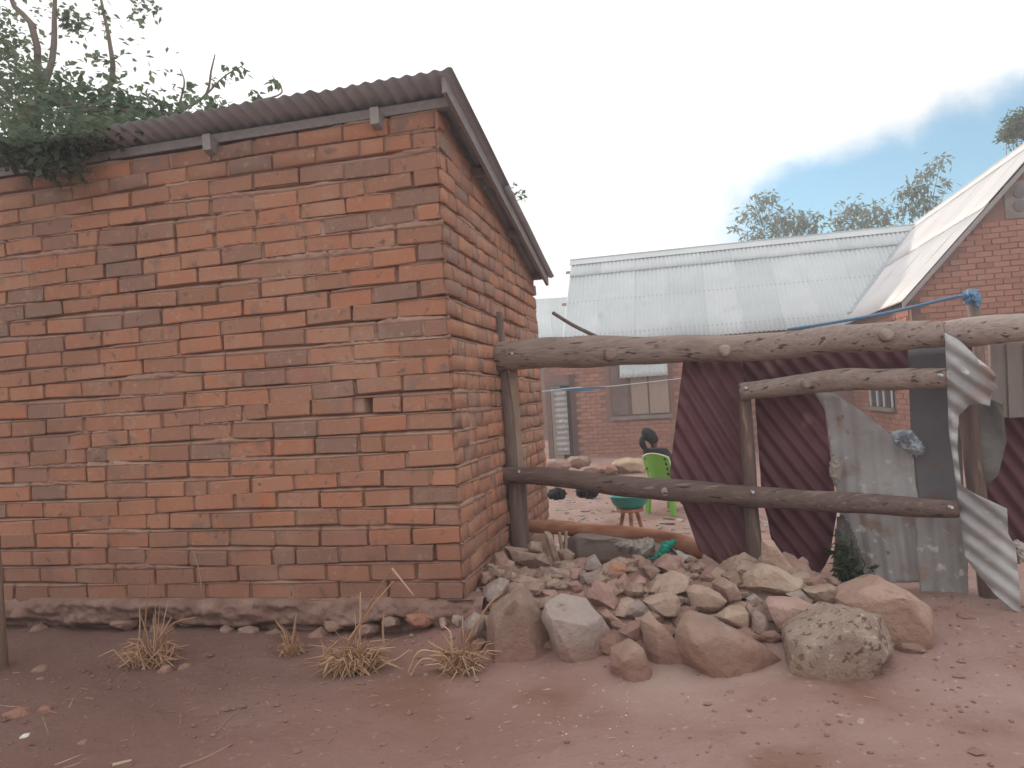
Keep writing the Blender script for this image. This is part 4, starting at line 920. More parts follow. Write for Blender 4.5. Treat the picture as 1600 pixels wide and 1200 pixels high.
# ------------------------------------------------------------------ the houses of the yard
def brick_wall(root, o, ex, nrm, w_, z0, z1, inside, ch, bl, mat_o, mat_j, nmax, seed, prio=None):
    """wall of separate bricks standing 12 mm proud of a mortar face"""
    rg = random.Random(seed); me_l = []
    for k in range(4):
        L_, H_, T_ = bl - .018, ch - .014, .03
        V = [Vector((sx * L_ / 2 + rg.uniform(-.004, .004), sy * T_ / 2, sz * H_ / 2 + rg.uniform(-.003, .003))) for sz in (-1, 1) for sy in (-1, 1) for sx in (-1, 1)]
        me_l.append(new_mesh('brick', [tuple(v) for v in V], [(0, 2, 3, 1), (4, 5, 7, 6), (0, 1, 5, 4), (2, 6, 7, 3), (0, 4, 6, 2), (1, 3, 7, 5)], mat_o))
    ex = Vector(ex).normalized(); nrm = Vector(nrm).normalized(); places = []
    i = 0; z = z0
    while z < z1:
        u = -(bl / 2 if i % 2 else 0)
        while u < w_:
            uc = u + bl / 2; zc = z + ch / 2
            if inside(uc - bl / 2, zc) and inside(uc + bl / 2, zc): places.append((uc, zc))
            u += bl
        z += ch; i += 1
    if prio: places.sort(key=prio)
    jm = MB()
    for k, (uc, zc) in enumerate(places):
        c = Vector(o) + ex * uc + nrm * (rg.uniform(-.004, .006) - .003); c.z = zc + rg.uniform(-.004, .004)
        mtx = Matrix(((ex.x, -nrm.x, 0, c.x), (ex.y, -nrm.y, 0, c.y), (0, 0, 1, c.z), (0, 0, 0, 1))); me = me_l[k % 4]
        if k < nmax:
            ob = bpy.data.objects.new('brick', me); COL.objects.link(ob); ob.parent = root; ob.matrix_local = Matrix.Translation(-root.location) @ mtx
        else: jm.add([mtx @ v.co for v in me.vertices], [tuple(p.vertices) for p in me.polygons])
    if jm.v: tag(jm.build('brickwork', mat_j, root), kind='stuff')
    return len(places)
def wall_slab(root, pts_bottom_top, th, nrm, mat, name='wall'):
    q = [Vector(p) for p in pts_bottom_top]; n = Vector(nrm) * th
    mb = MB(); k = len(q); mb.add(q + [p - n for p in q], [tuple(range(k)), tuple(range(2 * k - 1, k - 1, -1))] + [(i, k + i, k + (i + 1) % k, (i + 1) % k) for i in range(k)])
    return mb.build(name, mat, root)
# --- long house, front towards the camera
HA = P(877, 536, 16.9); HA.z = 0                     # left end of the eave line in plan
EZ, RG, RUN = 2.41, 4.78, 2.52
h1w = HA + S * .28                                     # wall stands behind the eave
GZY = -.17
long_house = thing('long_house', 'long low brick house under a pale corrugated roof across the yard', 'house', (h1w.x, h1w.y, GZY))
def HW(u, z): return h1w + D * u + Vector((0, 0, z))
def px_on(o, nrm, px, py):
    d = ray(px, py); t = (Vector(o) - CAM).dot(nrm) / d.dot(nrm); return CAM + d * t
def uz(px, py): q = px_on(h1w, -S, px, py); return (q - h1w).dot(D), q.z
dl, dtop = uz(853, 590); dr_, dbot = uz(899, 716); wl_, wt = uz(951, 566); wr, wb = uz(1048, 646)
HL = 11.0; wl0 = .06
def in1(u, z):
    if not (-.5 < u < 4.2 and GZY - .02 < z < EZ + .1): return False
    if dl - .02 < u < dr_ + .02 and z < dtop + .05: return False
    if wl_ - .03 < u < wr + .03 and wb - .12 < z < wt + .05: return False
    return True
wall_slab(long_house, [HW(-.5, GZY - .1), HW(HL, GZY - .1), HW(HL, EZ + .2), HW(wl0, EZ + .2), HW(-.5, EZ - .02)], .22, -S, M['mortar_far'])
ax_, az_ = uz(900, 560)[0], 1.2
brick_wall(long_house, h1w - D * .5, D, -S, 4.9, GZY, EZ + .15, lambda u, z: in1(u - .5, z), .088, .235, M['brick_far'], M['brick_far_i'], 300, 4, lambda q: (q[0] > 3.7, abs(q[0] - 1.8) * .3 + abs(q[1] - 1.0)))
wall_slab(long_house, [HW(wl0, GZY - .1), HW(wl0, EZ + .2), HW(.12, RG - .25) + S * 2.0, HW(wl0, EZ + .2) + S * 4.0, HW(wl0, GZY - .1) + S * 4.0], .2, -D, M['mortar_far'], 'gable_wall')
wall_slab(long_house, [HW(wl0, GZY - .1) + S * 4, HW(HL, GZY - .1) + S * 4, HW(HL, EZ + .2) + S * 4, HW(wl0, EZ + .2) + S * 4], .2, S, M['mortar_far'], 'back_wall')
# roof: sheets laid side by side, each its own piece
rl = Vector((S.x * RUN, S.y * RUN, RG - EZ)); rlen = rl.length; rd = rl.normalized()
bl_ = Vector((S.x * RUN, S.y * RUN, -(RG - EZ))).normalized()
E0 = HA + Vector((0, 0, EZ)) ; nsh = 15; SW = .86
for k in range(nsh):
    o = E0 + D * (k * .80) + Vector((0, 0, .004 * (k % 2)))
    corr_sheet('roof_sheet', o, D, rd, SW, rlen * .82 + .1, M['tin'], long_house, wl=.10, amp=.016, nal=4, per=6)
    corr_sheet('roof_sheet', o + rd * (rlen * .80) + Vector((0, 0, .022)), D, rd, SW, rlen * .20, M['tin'], long_house, wl=.10, amp=.016, nal=3, per=6)
    if k < nsh - 1: corr_sheet('roof_sheet', E0 + rl + D * (k * .80) + Vector((0, 0, .004 * (k % 2))), D, bl_, SW, rlen, M['tin'], long_house, wl=.10, amp=.016, nal=3, per=6)
q0, q1 = E0 + rl + D * (-.03) + Vector((0, 0, .03)), E0 + rl + D * 9.8 + Vector((0, 0, .03))
mb = MB(); mb.box((q0 + q1) / 2 - rd * .10 + Vector((0, 0, .03)), D * ((q1 - q0).length / 2), rd * .13, rd.cross(D) * .006); mb.box((q0 + q1) / 2 + bl_ * .10 + Vector((0, 0, .03)), D * ((q1 - q0).length / 2), bl_ * .13, bl_.cross(D) * .006)
mb.build('ridge_cap', M['tin'], long_house)
for t in (.12, .5, .9): 
    p_ = E0 + rl * t - Vector((0, 0, .06)); MB().box(p_ + D * 4.5, D * 4.62, S * .03, Vector((0, 0, .03))).build('purlin', M['timber'], long_house)
# door
def slab_uz(name, root, u0, u1, z0, z1, o0, o1, mat):
    """box on the long house's front; o: proud of the wall"""
    c = HW((u0 + u1) / 2, (z0 + z1) / 2) - S * ((o0 + o1) / 2)
    return MB().box(c, D * ((u1 - u0) / 2), S * ((o1 - o0) / 2), Vector((0, 0, (z1 - z0) / 2))).build(name, mat, root)
dr = slab_uz('door', long_house, dl + .10, dr_ - .26, dbot, dtop - .22, .022, .05, M['shutter'])
corr_sheet('door_sheet', HW(dl + .17, dbot + .1) - S * .07, Vector((0, 0, 1)), D, dtop - .3 - dbot - .1, .30, M['tin_grey'], dr, wl=.13, amp=.014, nal=3, per=6)
slab_uz('door_shade_panel', long_house, dr_ - .25, dr_ - .03, dbot, dtop - .22, .016, .02, M['hole'])  # flat panel painted dark as the shade of the doorway
slab_uz('door_frame', long_house, dl, dl + .09, dbot, dtop - .1, .02, .07, M['frame']); slab_uz('door_frame', long_house, dl + .09, dr_ - .03, dtop - .21, dtop - .1, .02, .07, M['frame'])
# window with shutters and a little tin awning
wn = slab_uz('window', long_house, wl_, wr, wb, wt, .016, .03, M['frame'])
ww = wr - wl_
for k, (a, b) in enumerate(((.02, .30), (.36, .635), (.665, .985))):
    c0, c1 = wl_ + a * ww, wl_ + b * ww
    o = slab_uz('shutter', wn, c0, c1, wb + .03, wt - .04 - (.0 if k == 0 else .08), .034, .06, M['shutter'] if k else M['frame'])
slab_uz('sill', wn, wl_ - .03, wr + .04, wb - .09, wb - .005, .02, .075, M['cement'])
a0, az0 = uz(968, 564); a1, az1 = uz(1044, 588)
corr_sheet('awning', HW(a0, az0 + .02) - S * .06, D, (Vector((0, 0, -1)) - S * .45), a1 - a0, (az0 - az1) * 1.08, M['tin'], wn, wl=.12, amp=.016, nal=3, per=6)

# --- gable house on the right
GE = px_on((0, 0, 2.42), Vector((0, 0, 1)), 1410, 470)      # lower front corner of its left roof slope
GE.z = 0; HS, GEZ, GRZ = 2.30, 2.42, 4.86
gable_house = thing('gable_house', 'brick house with a steep white roof and gable wall at the right', 'house', (GE.x, GE.y, GZY))
gs = Vector((D.x * HS, D.y * HS, GRZ - GEZ)); gl = gs.length; gd = gs.normalized()
g2 = Vector((D.x * HS, D.y * HS, -(GRZ - GEZ))).normalized(); GE0 = GE + Vector((0, 0, GEZ))
for k in range(11):
    o = GE0 + S * (k * .80) + Vector((0, 0, .005 * (k % 2)))
    corr_sheet('roof_sheet', o, S, gd, .86, gl * .56, M['tin_white'], gable_house, wl=.10, amp=.013, nal=3, per=6)
    corr_sheet('roof_sheet', o + gd * gl * .53 + Vector((0, 0, .02)), S, gd, .86, gl * .47, M['tin_white'], gable_house, wl=.10, amp=.013, nal=3, per=6)
    corr_sheet('roof_sheet', GE0 + gs + S * (k * .80) + Vector((0, 0, .005 * (k % 2))), S, g2, .86, gl, M['tin_white'], gable_house, wl=.10, amp=.013, nal=3, per=6)
q = GE0 + gs + S * 4.4 + Vector((0, 0, .05))
mb = MB(); mb.box(q - gd * .1, S * 4.45, gd * .13, gd.cross(S) * .006); mb.box(q + g2 * .1, S * 4.45, g2 * .13, g2.cross(S) * .006); mb.build('ridge_cap', M['tin_white'], gable_house)
for a, dr2 in ((GE0, gs), (GE0 + gs, Vector((D.x * HS, D.y * HS, -(GRZ - GEZ))))):
    MB().box(a + dr2 / 2 + S * .02 - Vector((0, 0, .07)), dr2 / 2, S * .012, Vector((0, 0, .045))).build('barge_board', M['timber'], gable_house)
gw = GE + S * .16 + D * .16                                   # front left corner of the walls
GW_ = 2 * HS - .32
def GW(u, z): return gw + D * u + Vector((0, 0, z))
def gtop(u): x = u + .16; return GEZ + (GRZ - GEZ) * (x / HS if x < HS else 2 - x / HS) - .05
wall_slab(gable_house, [GW(0, GZY - .1), GW(GW_, GZY - .1), GW(GW_, gtop(GW_)), GW(HS - .16, gtop(HS - .16)), GW(0, gtop(0))], .2, -S, M['mortar_far'], 'gable_wall')
vu, vz = (lambda q: ((q - gw).dot(D), q.z))(px_on(gw, -S, 1592, 312))
def in2(u, z): return 0.005 < u < 2.6 and z < gtop(u) - .06 and not (abs(u - vu) < .22 and abs(z - vz) < .3)
brick_wall(gable_house, gw, D, -S, 2.7, GZY, 4.9, in2, .088, .235, M['brick_far'], M['brick_far_i'], 300, 8, lambda q: -q[1])
SWL = 4.75
wall_slab(gable_house, [gw + S * .0 + Vector((0, 0, GZY - .1)), gw + Vector((0, 0, GEZ)), gw + S * SWL + Vector((0, 0, GEZ)), gw + S * SWL + Vector((0, 0, GZY - .1))], -.2, D, M['mortar_far'], 'side_wall')
def sv_(px, py): q = px_on(gw, -D, px, py); return (q - gw).dot(S), q.z
b0_, t0_ = sv_(1396, 604); b1_2, t1_ = sv_(1364, 634)
zw0, zw1 = min(t0_, t1_), max(t0_, t1_); va, vb = min(b0_, b1_2), max(b0_, b1_2)
def in3(v, z): return 0.005 < v < SWL - .05 and z < GEZ - .1 and not (va - .03 < v < vb + .03 and zw0 - .08 < z < zw1 + .05)
gside = thing
brick_wall(gable_house, gw, S, -D, SWL, GZY, GEZ, in3, .088, .235, M['brick_far'], M['brick_far_i'], 0, 9)
wq = MB().box(gw + S * ((va + vb) / 2) - D * .02 + Vector((0, 0, (zw0 + zw1) / 2)), S * ((vb - va) / 2), D * .006, Vector((0, 0, (zw1 - zw0) / 2))).build('window', M['glass'], gable_house)
for t in (0, .36, .66, 1):
    MB().box(gw + S * (va + (vb - va) * t) - D * .036 + Vector((0, 0, (zw0 + zw1) / 2)), S * .03, D * .009, Vector((0, 0, (zw1 - zw0) / 2))).build('window_bar', M['white'], wq)
MB().box(gw + S * ((va + vb) / 2) - D * .06 + Vector((0, 0, zw0 - .04)), S * ((vb - va) / 2 + .08), D * .04, Vector((0, 0, .03))).build('sill', M['cement'], wq)
# small vent and lamp high in the gable
for dz, rr_, m in ((.1, .08, 'plate'), (-.1, .09, 'plate')):
    c = GW(vu, vz + dz) - S * .035; MB().tube([c, c + S * .07], rr_, 16).build('vent', M[m], gable_house)
MB().box(GW(vu, vz) - S * .012, D * .2, S * .01, Vector((0, 0, .28))).build('vent_surround', M['cement'], gable_house)
# valley between the two roofs
n1 = rd.cross(D).normalized(); n2 = gd.cross(S).normalized(); vd = n1.cross(n2).normalized()
if vd.z < 0: vd = -vd
A_ = np.array([tuple(n1), tuple(n2), (0, 0, 1)]); vb0 = Vector(np.linalg.solve(A_, np.array([n1.dot(E0), n2.dot(GE0), 2.64])))
VL = (RG - 2.66) / vd.z
sdv = vd.cross(Vector((0, 0, 1))).normalized()
MB().box(vb0 + vd * VL / 2 + Vector((0, 0, .045)), vd * VL / 2, sdv * .07, vd.cross(sdv) * .012).build('valley_gutter', M['tin_dark'], gable_house)

# --- pale tin roof of another house between shed and long house
fr = P(800, 532, 25); fh = thing('tin_roofed_house', 'small house with a dull grey tin roof far behind the shed corner', 'house', (fr.x, fr.y, GZY))
e0 = P(790, 540, 25); e1 = P(905, 534, 25); t0 = P(790, 470, 27.5)
wd = (e1 - e0); wd.z = 0
for k in range(3): corr_sheet('roof_sheet', e0 + wd * (k / 3), wd, Vector((0, 2.5, t0.z - e0.z)), wd.length / 3 + .05, Vector((0, 2.5, t0.z - e0.z)).length, M['tin'], fh, wl=.11, amp=.014, nal=3, per=6)
wall_slab(fh, [Vector((e0.x, 25.2, GZY)), Vector((e1.x, 25.2, GZY)), Vector((e1.x, 25.2, e0.z)), Vector((e0.x, 25.2, e0.z))], 2.6, Vector((0, -1, 0)), M['mortar_far'])

# ------------------------------------------------------------------ lines, sticks, poles in the yard
def wire(name, pts, r, mat, label, cat): return tag(MB().tube(curve_pts(pts, 20), r, 5).build(name, mat, None, True), label, cat)
wire('clothes_line', [P(846, 612, 5.9), P(900, 606, 8.5), P(960, 603, 10), P(1075, 590, 12)], .006, M['line'], 'thin pale clothes line stretched from the shed across the yard', 'line')
mb = MB(); pa, pb = P(862, 606, 8.2), P(948, 604, 9.4); V = []; Fc = []
for i in range(21):
    t = i / 20; p = pa.lerp(pb, t); h = .045 * math.sin(math.pi * t) + .006
    for j in range(3): V.append(p + Vector((0, .01 * j, -h * j / 2))); 
for i in range(20):
    for j in range(2): Fc.append((i * 3 + j, i * 3 + j + 1, (i + 1) * 3 + j + 1, (i + 1) * 3 + j))
n_ = len(V); V += [v + Vector((0, .006, 0)) for v in V[:n_]]; Fc += [tuple(k + n_ for k in reversed(f)) for f in Fc]
tag(wobj('strap', V, Fc, M['blue'], None, True), 'faded blue strap hanging on the clothes line', 'strap')
wire('wire', [P(843, 586, 5.85), P(852, 574, 5.85), P(868, 571, 5.9)], .006, M['line'], 'short bent pale wire at the far corner of the shed', 'wire')
wire('stick', [P(864, 489, 5.2), P(895, 508, 5.1), P(936, 528, 4.98)], .014, M['wood_z'], 'dark thin stick poking up behind the top rail', 'stick')
wire('hose', [P(1230, 515, 6.3), P(1290, 506, 6.3), P(1390, 488, 6.2), P(1470, 469, 6.1), P(1512, 460, 6.05)], .014, M['blue'], 'blue hose running above the top rail to the pole', 'hose')
pole = MB().tube([P(1518, 452, 6.1), P(1526, 520, 6.1), Vector((P(1530, 600, 6.1).x, 6.1, -.1))], .05, 10, .1).build('pole', M['wood_z'], None, True); tag(pole, 'dark wooden pole with a blue rag on top behind the right fence', 'pole')
rag('rag', [(1498,462),(1512,450),(1530,452),(1536,470),(1530,482),(1510,476)], 6.0, .05, M['blue'], 'blue rag tied round the pole top behind the fence', 'rag', 33, .03)

# ------------------------------------------------------------------ thin haze added to lift the shadows like lens glare
hz = MB().box((0, 350, 3.25), (450, 0, 0), (0, 600, 0), (0, 0, 4.9))
hm = bpy.data.materials.new('veil_haze'); hm.use_nodes = True; ht = hm.node_tree; ht.nodes.clear()
hv = N(ht, 'ShaderNodeVolumePrincipled', i_Color=(.97, .97, 1.0, 1), i_Density=HAZE, i_Anisotropy=.35); ho = N(ht, 'ShaderNodeOutputMaterial'); ht.links.new(hv.outputs[0], ho.inputs['Volume'])
if HAZE: tag(hz.build('added_haze', hm), kind='stuff')
# ------------------------------------------------------------------ trees
def tree(name, label, trunk, limbs, cl, ll, lw, seed, lm, droop=.3, group=None):
    base = trunk[0]; t = thing(name, label, 'tree', base, group)
    mb = MB(); mb.tube(curve_pts(trunk, 16), lerp_list([.16, .13, .09], 16), 9, .15); mb.build('trunk', M['bark'], t, True)
    mb = MB()
    for pts, r in limbs: mb.tube(curve_pts(pts, 12), lerp_list([r, r * .35], 12), 6, .1)
    if mb.v: mb.build('limbs', M['bark'], t, True)
    V, Fc = leaves(cl, ll, lw, seed, droop); wobj('crown', V, Fc, lm, t)
    return t
Tq = lambda x, y, Y: P(x, y, Y)
base = Vector((-4.6, 6.6, -.05))
cl = []
rg = random.Random(9)
for (x, y, Y, rx, rz, n) in [(a_, b_, c_, d_, e_, int(n_ * (.62 if a_ > -30 else 1))) for a_, b_, c_, d_, e_, n_ in [(10,75,6.0,.22,.28,420),(30,150,5.6,.40,.25,700),(90,150,5.4,.35,.20,700),(150,160,5.2,.35,.18,650),(205,168,5.1,.30,.16,520),(255,178,5.0,.22,.10,260),(60,200,5.0,.40,.2,650),(130,205,4.9,.38,.16,560),(190,200,4.8,.30,.13,380),(30,230,4.8,.35,.16,420),(130,235,4.75,.14,.12,130),
                             (118,38,6.2,.13,.15,180),(100,28,6.2,.08,.10,60),(163,30,6.1,.06,.16,50),(150,90,6.0,.12,.12,40),(172,105,5.9,.06,.16,40),(215,20,6.0,.12,.10,45),(240,15,6.0,.08,.08,30),(290,145,5.4,.14,.08,60),(330,160,5.3,.14,.05,50),(365,110,5.4,.10,.06,34),(340,125,5.5,.12,.05,26),(430,130,5.2,.05,.07,22),(400,153,5.1,.08,.05,36),(205,75,5.8,.25,.22,34),(250,95,5.7,.2,.2,20),(40,235,4.3,.22,.10,330),(95,225,4.3,.22,.10,330),(150,215,4.3,.2,.10,280),(200,205,4.32,.16,.08,180),(240,195,4.35,.14,.08,150),(285,180,4.45,.14,.06,110),(330,168,4.5,.10,.05,60),(120,262,4.25,.08,.10,70),(70,255,4.25,.14,.08,120),(10,225,4.25,.2,.12,300),(-60,140,5.8,.7,.5,1400),(-140,60,6.2,.9,.8,2000),(-60,-60,6.6,1.0,.6,900)]]:
    cl.append((Tq(x, y, Y), (rx, rx, rz), n))
limbs = [([base + Vector((.3, 0, 2.4)), Tq(60, 95, 6.0), Tq(20, 5, 6.2), Tq(5, -60, 6.3)], .035), ([Tq(40, 200, 5.8), Tq(80, 100, 6.0), Tq(85, 20, 6.1), Tq(88, -60, 6.2)], .032), ([Tq(150, 190, 5.6), Tq(175, 120, 5.9), Tq(172, 70, 6.0), Tq(158, 0, 6.1)], .028),
         ([base + Vector((.2, 0, 2.6)), Tq(40, 180, 5.6), Tq(160, 175, 5.1), Tq(280, 180, 5.0)], .05), ([Tq(270, 180, 5.1), Tq(320, 150, 5.3), Tq(330, 110, 5.4), Tq(336, 85, 5.4)], .012), ([Tq(320, 150, 5.3), Tq(350, 120, 5.4), Tq(380, 102, 5.4)], .008), ([Tq(280, 165, 5.2), Tq(288, 130, 5.3), Tq(282, 108, 5.4)], .009), ([Tq(395, 160, 5.1), Tq(440, 145, 5.2), Tq(425, 118, 5.2)], .008)]
tree('leafy_tree', 'leafy tree overhanging the left end of the shed roof', [base, base + Vector((.1, 0, 1.5)), base + Vector((.3, -.1, 3.0))], limbs, cl, .062, .019, 2, M['leaf'])
def bush_tree(px, pts, Y, label, seed, lm, ll, lw, name='bamboo', group=None, droop=.5):
    b = P(px, 600, Y); b.z = GZY; cl = []; limbs = []
    for (x, y, r, n) in pts:
        c = P(x, y, Y); rr_ = r / F * Y; cl.append((c, (rr_, rr_, rr_ * .8), int(n * 1.9))); limbs.append(([b + Vector((0, 0, 2.5)), (b + Vector((0, 0, 3.5))).lerp(c, .6) , c], .014))
    return tree(name, label, [b, b + Vector((.05, 0, 1.5)), b + Vector((0, 0, 3.2))], limbs, cl, ll, lw, seed, lm, droop, group)
bush_tree(1215, [(1168,335,22,34),(1190,318,24,50),(1215,345,34,130),(1245,350,30,110),(1262,345,24,60),(1180,370,30,80),(1230,372,46,150),(1150,355,14,14),(1206,308,14,14),(1275,372,22,40)], 24, 'loose bamboo clump rising left over the long roof ridge', 5, M['leaf_pale'], .26, .04)
bush_tree(1345, [(1310,345,20,40),(1330,325,26,60),(1345,350,34,130),(1370,330,26,70),(1385,345,20,40),(1320,365,26,60),(1360,362,30,80)], 24.5, 'bamboo clump over the valley where the two roofs meet', 6, M['leaf_pale'], .26, .04)
bush_tree(1440, [(1440,290,26,70),(1455,270,22,40),(1470,250,20,22),(1425,300,20,40),(1405,300,12,12),(1480,285,12,12),(1445,320,26,70),(1420,325,22,40)], 20, 'tall thin bamboo spray above the white roof slope', 7, M['leaf_pale'], .22, .034)
bush_tree(1590, [(1585,200,24,300),(1600,190,26,400),(1572,212,14,80),(1620,200,40,700)], 17, 'dark bushy tree showing at the right edge above the white roof', 8, M['leaf'], .10, .03, 'bushy_tree', droop=.2)
wd_ = P(806, 305, 6.1); t = thing('weed', 'small weed sprouting from the edge of the shed roof', 'plant', P(800, 318, 6.05))
mb = MB(); mb.tube([P(796, 322, 6.05), P(804, 305, 6.1), P(815, 296, 6.1)], .004, 5); mb.tube([P(798, 315, 6.05), P(812, 312, 6.1), P(822, 308, 6.1)], .003, 5); mb.build('stem', M['bark'], t)
V, Fc = leaves([(P(800, 298, 6.1), (.05, .05, .05), 16), (P(812, 306, 6.1), (.07, .05, .05), 18)], .05, .014, 4); wobj('foliage', V, Fc, M['leaf'], t)
# unseen trees added behind the shed to keep sun off fence and heap
for k, (x, y, h, r, lab) in enumerate(((-3.6, 10.5, 4.2, 1.9, 'broad unseen tree added behind the shed to block the sun'), (-7.2, 13.5, 5.0, 2.4, 'tall unseen tree added farther left behind the shed to block the sun'))):
    b = Vector((x, y, -.1)); cl = [(b + Vector((rg.uniform(-r, r) * .7, rg.uniform(-r, r) * .7, h * .55 + rg.uniform(-.5, .5) * h * .6)), (r * .45,) * 3, 520) for _ in range(9)]
    tree('added_shade_tree', lab, [b, b + Vector((.1, 0, h * .3)), b + Vector((0, .1, h * .6))], [([b + Vector((0, 0, h * .3)), c[0]], .05) for c in cl], cl, .12, .04, 20 + k, M['leaf'])

# ------------------------------------------------------------------ dry grass, twigs, pebbles
def tuft(px, py, label, n, hgt, spread, seed, stalks=()):
    n = int(n * 1.7); hgt *= 1.25; spread *= 1.15
    rg = random.Random(seed); d = ray(px, py); Y = 3.0
    for k in range(400):
        Y = 2.2 + k * .005; q = CAM + d * (Y / d.y)
        if q.z <= G1(q.x, q.y): break
    b = Vector((q.x, q.y, G1(q.x, q.y))); mb = MB()
    for k in range(n):
        a = rg.uniform(0, 6.28); l = hgt * rg.uniform(.4, 1.1); s = spread * rg.uniform(.2, 1.0); o = b + Vector((rg.gauss(0, spread * .22), rg.gauss(0, spread * .16), 0))
        e = o + Vector((math.cos(a) * s, math.sin(a) * s * .8, l * rg.uniform(.1, .9))); m_ = o.lerp(e, .5) + Vector((0, 0, l * .35))
        mb.tube([o, m_, e], [.0042, .0036, .0014], 4)
    for st_ in stalks:
        pts = [P(x, y, Y + .03 * i * 0) for i, (x, y) in enumerate(st_)]; mb.tube(curve_pts(pts, 10), lerp_list([.006, .003], 10), 4)
    for k in range(7):
        a = rg.uniform(0, 6.28); l = hgt * rg.uniform(1.0, 1.9); e = b + Vector((math.cos(a) * l * .4, math.sin(a) * l * .2, l)); mb.tube([b, b.lerp(e, .55) + Vector((.01, 0, .02)), e], [.0035, .003, .0012], 4)
    tag(mb.build('dry_grass_tuft', M['straw'], None, False, b), label, 'grass tuft')
tuft(238, 1040, 'dry grass tuft with stiff upright stalks left of the others', 70, .14, .15, 1, [[(222,1045),(228,960),(233,905)],[(200,1060),(240,1010),(268,965)],[(210,1040),(218,990),(218,950)],[(245,1000),(240,960)],[(240,1010),(270,975),(305,965)],[(180,1042),(210,1035),(240,1015)]])
tuft(455, 1025, 'smallest dry tuft with a single thin stalk', 34, .09, .07, 2, [[(455,1020),(459,985),(463,960)]])
tuft(553, 1050, 'largest bushy dry grass tuft below a bent straw', 170, .13, .17, 3, [[(540,1020),(575,950),(612,888)],[(612,888),(630,910),(646,930)],[(545,1000),(580,950),(615,908)],[(562,1010),(563,960),(563,925)],[(600,1010),(598,980),(600,955)],[(530,1000),(510,1020),(495,1045)],[(600,1035),(620,1030),(640,1015)]])
tuft(718, 1050, 'round spiky dry grass tuft nearest the stone heap', 130, .12, .13, 4, [[(690,1035),(660,1030),(640,1060),(634,1070)],[(690,1020),(655,1018),(638,1050)],[(683,1050),(682,1080),(684,1098)],[(706,1020),(704,990),(690,975)],[(725,1010),(760,950),(786,925)],[(700,1020),(672,1005),(668,1000)]])
def stalk(pts, Y, r, label, name='straw', mat='straw'):
    tag(MB().tube(curve_pts([P(x, y, Y) for x, y in pts], 10), lerp_list([r, r * .5], 10), 5).build(name, M[mat], None, True), label, name)
stalk([(316,930),(310,885),(297,853)], front(px_on_front(310, 890)[0], 0, .06).y, .004, 'thin straw leaning against the shed wall above the left tuft')
def ground_stick(p0, p1, r, label, bend=0.0):
    pts = []
    for t in (0, .5, 1):
        x = p0[0] + (p1[0] - p0[0]) * t; y = p0[1] + (p1[1] - p0[1]) * t + bend * (t == .5); d = ray(x, y)
        for k in range(700):
            Y = 1.9 + k * .004; q = CAM + d * (Y / d.y)
            if q.z <= G1(q.x, q.y) + r: break
        pts.append(q)
    tag(MB().tube(curve_pts(pts, 12), lerp_list([r, r * .6], 12), 6, .25).build('twig', M['twig'], None, True), label, 'twig')
ground_stick((280, 1200), (362, 1163), .0065, 'thick twig at the bottom edge', 3)
ground_stick((85, 1196), (130, 1178), .0035, 'short straight twig in the lower left corner')
ground_stick((95, 1202), (144, 1182), .0035, 'second twig beside the short one in the lower left corner', 2)
ground_stick((342, 1140), (375, 1112), .004, 'crooked little twig on bare ground', -4)
ground_stick((67, 1120), (76, 1146), .004, 'short twig above the white pebble', 1)
ground_stick((0, 1103), (52, 1106), .0035, 'straw lying at the left edge')
ground_stick((176, 1196), (206, 1188), .008, 'stub of pale stalk at the bottom edge')
ground_stick((282, 1116), (281, 1140), .003, 'tiny upright twig on bare ground')
ground_stick((108, 1106), (114, 1092), .003, 'tiny leaning twig above the left corner')
rg = random.Random(77)
def hit(px, py, lift=0.0):
    d = ray(px, py)
    for k in range(900):
        Y = 1.9 + k * .004; q = CAM + d * (Y / d.y)
        if q.z <= G1(q.x, q.y) + lift: break
    return q
for k, (px, py, wq, hq, m, lab) in enumerate(((38, 1153, 15, 13, 'crumb', 'white round pebble in the lower left'), (62, 1048, 30, 18, 'st_grey', 'dusty grey stone left of the stiff tuft'), (63, 1062, 14, 9, 'st_tan', 'little stone in front of the dusty grey one'), (258, 1050, 24, 24, 'st_pink', 'left of two pinkish clods by the stiff tuft'), (290, 1046, 26, 22, 'st_pink', 'right of two pinkish clods by the stiff tuft'),
        (28, 1118, 40, 24, 'st_red', 'reddish brick piece at the left edge'), (70, 1112, 24, 20, 'st_red', 'small reddish brick piece beside the larger one'), (248, 1120, 16, 12, 'st_grey', 'grey pebble left of the crooked twig'), (130, 1162, 20, 10, 'st_brown', 'flat brown pebble near the lower left twigs'), (496, 1142, 14, 8, 'st_tan', 'pale flat pebble in the middle foreground'), (598, 1165, 18, 10, 'st_pink', 'pinkish pebble in the middle foreground'),
        (1143, 1083, 16, 8, 'st_brown', 'dark pebble before the broad boulder'), (1196, 1094, 14, 8, 'st_brown', 'dark pebble before the speckled boulder'), (1390, 960, 18, 12, 'st_brown', 'little clod right of the orange boulder'), (1510, 965, 34, 14, 'st_pink', 'flat clod under the right fence'))):
    q = hit(px, py); rg2 = random.Random(k); ol = [(px + wq / 2 * math.cos(a) * rg2.uniform(.8, 1.1), py + hq / 2 * math.sin(a) * rg2.uniform(.8, 1.1)) for a in np.linspace(0, 6.28, 8)[:-1]]
    V, Fc = rock_mesh(ol, q.y, wq / F * q.y * .8, 400 + k); tag(wobj('pebble', V, Fc, M[m], None, True), lab, 'pebble')
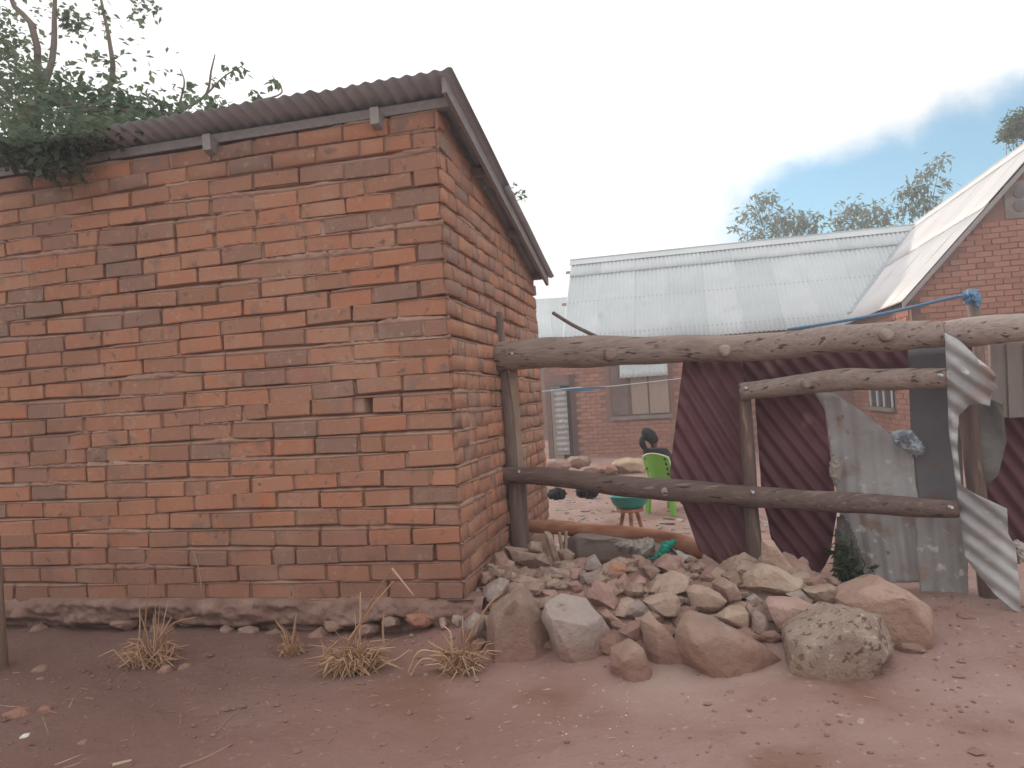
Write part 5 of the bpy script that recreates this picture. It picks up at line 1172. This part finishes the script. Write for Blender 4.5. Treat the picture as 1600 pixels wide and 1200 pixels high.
mb = MB(); ico = [(0, 0, 1), (.9, 0, .3), (.3, .85, .3), (-.75, .5, .3), (-.75, -.5, .3), (.3, -.85, .3), (0, 0, -.6)]; icf = [(0, 1, 2), (0, 2, 3), (0, 3, 4), (0, 4, 5), (0, 5, 1), (6, 2, 1), (6, 3, 2), (6, 4, 3), (6, 5, 4), (6, 1, 5)]
def crumb(mb, x, y, s):
    z = G1(x, y); a = rg.uniform(0, 6.28); ca_, sa_ = math.cos(a), math.sin(a); k = [rg.uniform(.6, 1.3) for _ in range(3)]
    mb.add([(x + s * (p[0] * k[0] * ca_ - p[1] * k[1] * sa_), y + s * (p[0] * k[0] * sa_ + p[1] * k[1] * ca_), z + s * p[2] * k[2] * .8 + .002) for p in ico], icf)
for k in range(3600):
    x = rg.uniform(-3.2, 3.2); y = rg.uniform(2.0, 4.2)
    if float(fbm(x * .9, y * .9, 51)) > rg.uniform(.3, .62) or (x < -.4 and y > 3.4): crumb(mb, x, y, rg.choice((.003, .004, .005, .007, .010)) * rg.uniform(.8, 1.3))
tag(mb.build('gravel', M['st_brown'], None, True), 'small grit scattered on the dirt', kind='stuff')
mb = MB()
for k in range(1500):
    x = rg.uniform(-3.0, 2.6); y = rg.uniform(2.1, 3.9)
    wall = 3.82 + (-0.25 - x) * .23 - y
    if (x < -.2 and rg.random() < math.exp(-abs(wall) * 2.2) + .10) or rg.random() < .05: crumb(mb, x, y, rg.choice((.007, .009, .012, .016, .022)) * rg.uniform(.7, 1.2))
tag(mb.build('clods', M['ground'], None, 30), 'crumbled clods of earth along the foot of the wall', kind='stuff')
mb = MB()
for k in range(70):
    q = hit(rg.gauss(900, 70), rg.uniform(1020, 1190)); crumb(mb, q.x, q.y, rg.uniform(.0025, .0055))
for k in range(60):
    q = hit(rg.gauss(965, 22), rg.uniform(1010, 1110)); crumb(mb, q.x, q.y, rg.uniform(.002, .0045))
tag(mb.build('white_crumbs', M['crumb'], None, True), 'white crumbs sprinkled on the path before the heap', kind='stuff')
mb = MB()
for k in range(260):
    x = rg.uniform(-2.8, -.3) if k < 200 else rg.uniform(-.4, 2.2); y = rg.uniform(2.2, 3.9); a = rg.uniform(0, 6.28); l = rg.uniform(.01, .05); z = G1(x, y) + .005
    mb.tube([(x, y, z), (x + l * math.cos(a), y + l * math.sin(a), z + rg.uniform(0, .006))], .0013, 3)
tag(mb.build('straw_litter', M['straw']), 'bits of straw scattered along the foot of the wall', kind='stuff')
# timber post at the left edge of the picture
q = hit(2, 1045); lp_ = thing('timber_post', 'pale timber post at the left edge before the shed', 'post', (q.x - .05, q.y, q.z))
MB().tube([Vector((q.x - .03, q.y, q.z - .05)), Vector((q.x - .06, q.y, 1.3)), Vector((q.x - .055, q.y, 2.75))], [.058, .055, .05], 12, .1).build('shaft', M['wood_pale'], lp_, True)
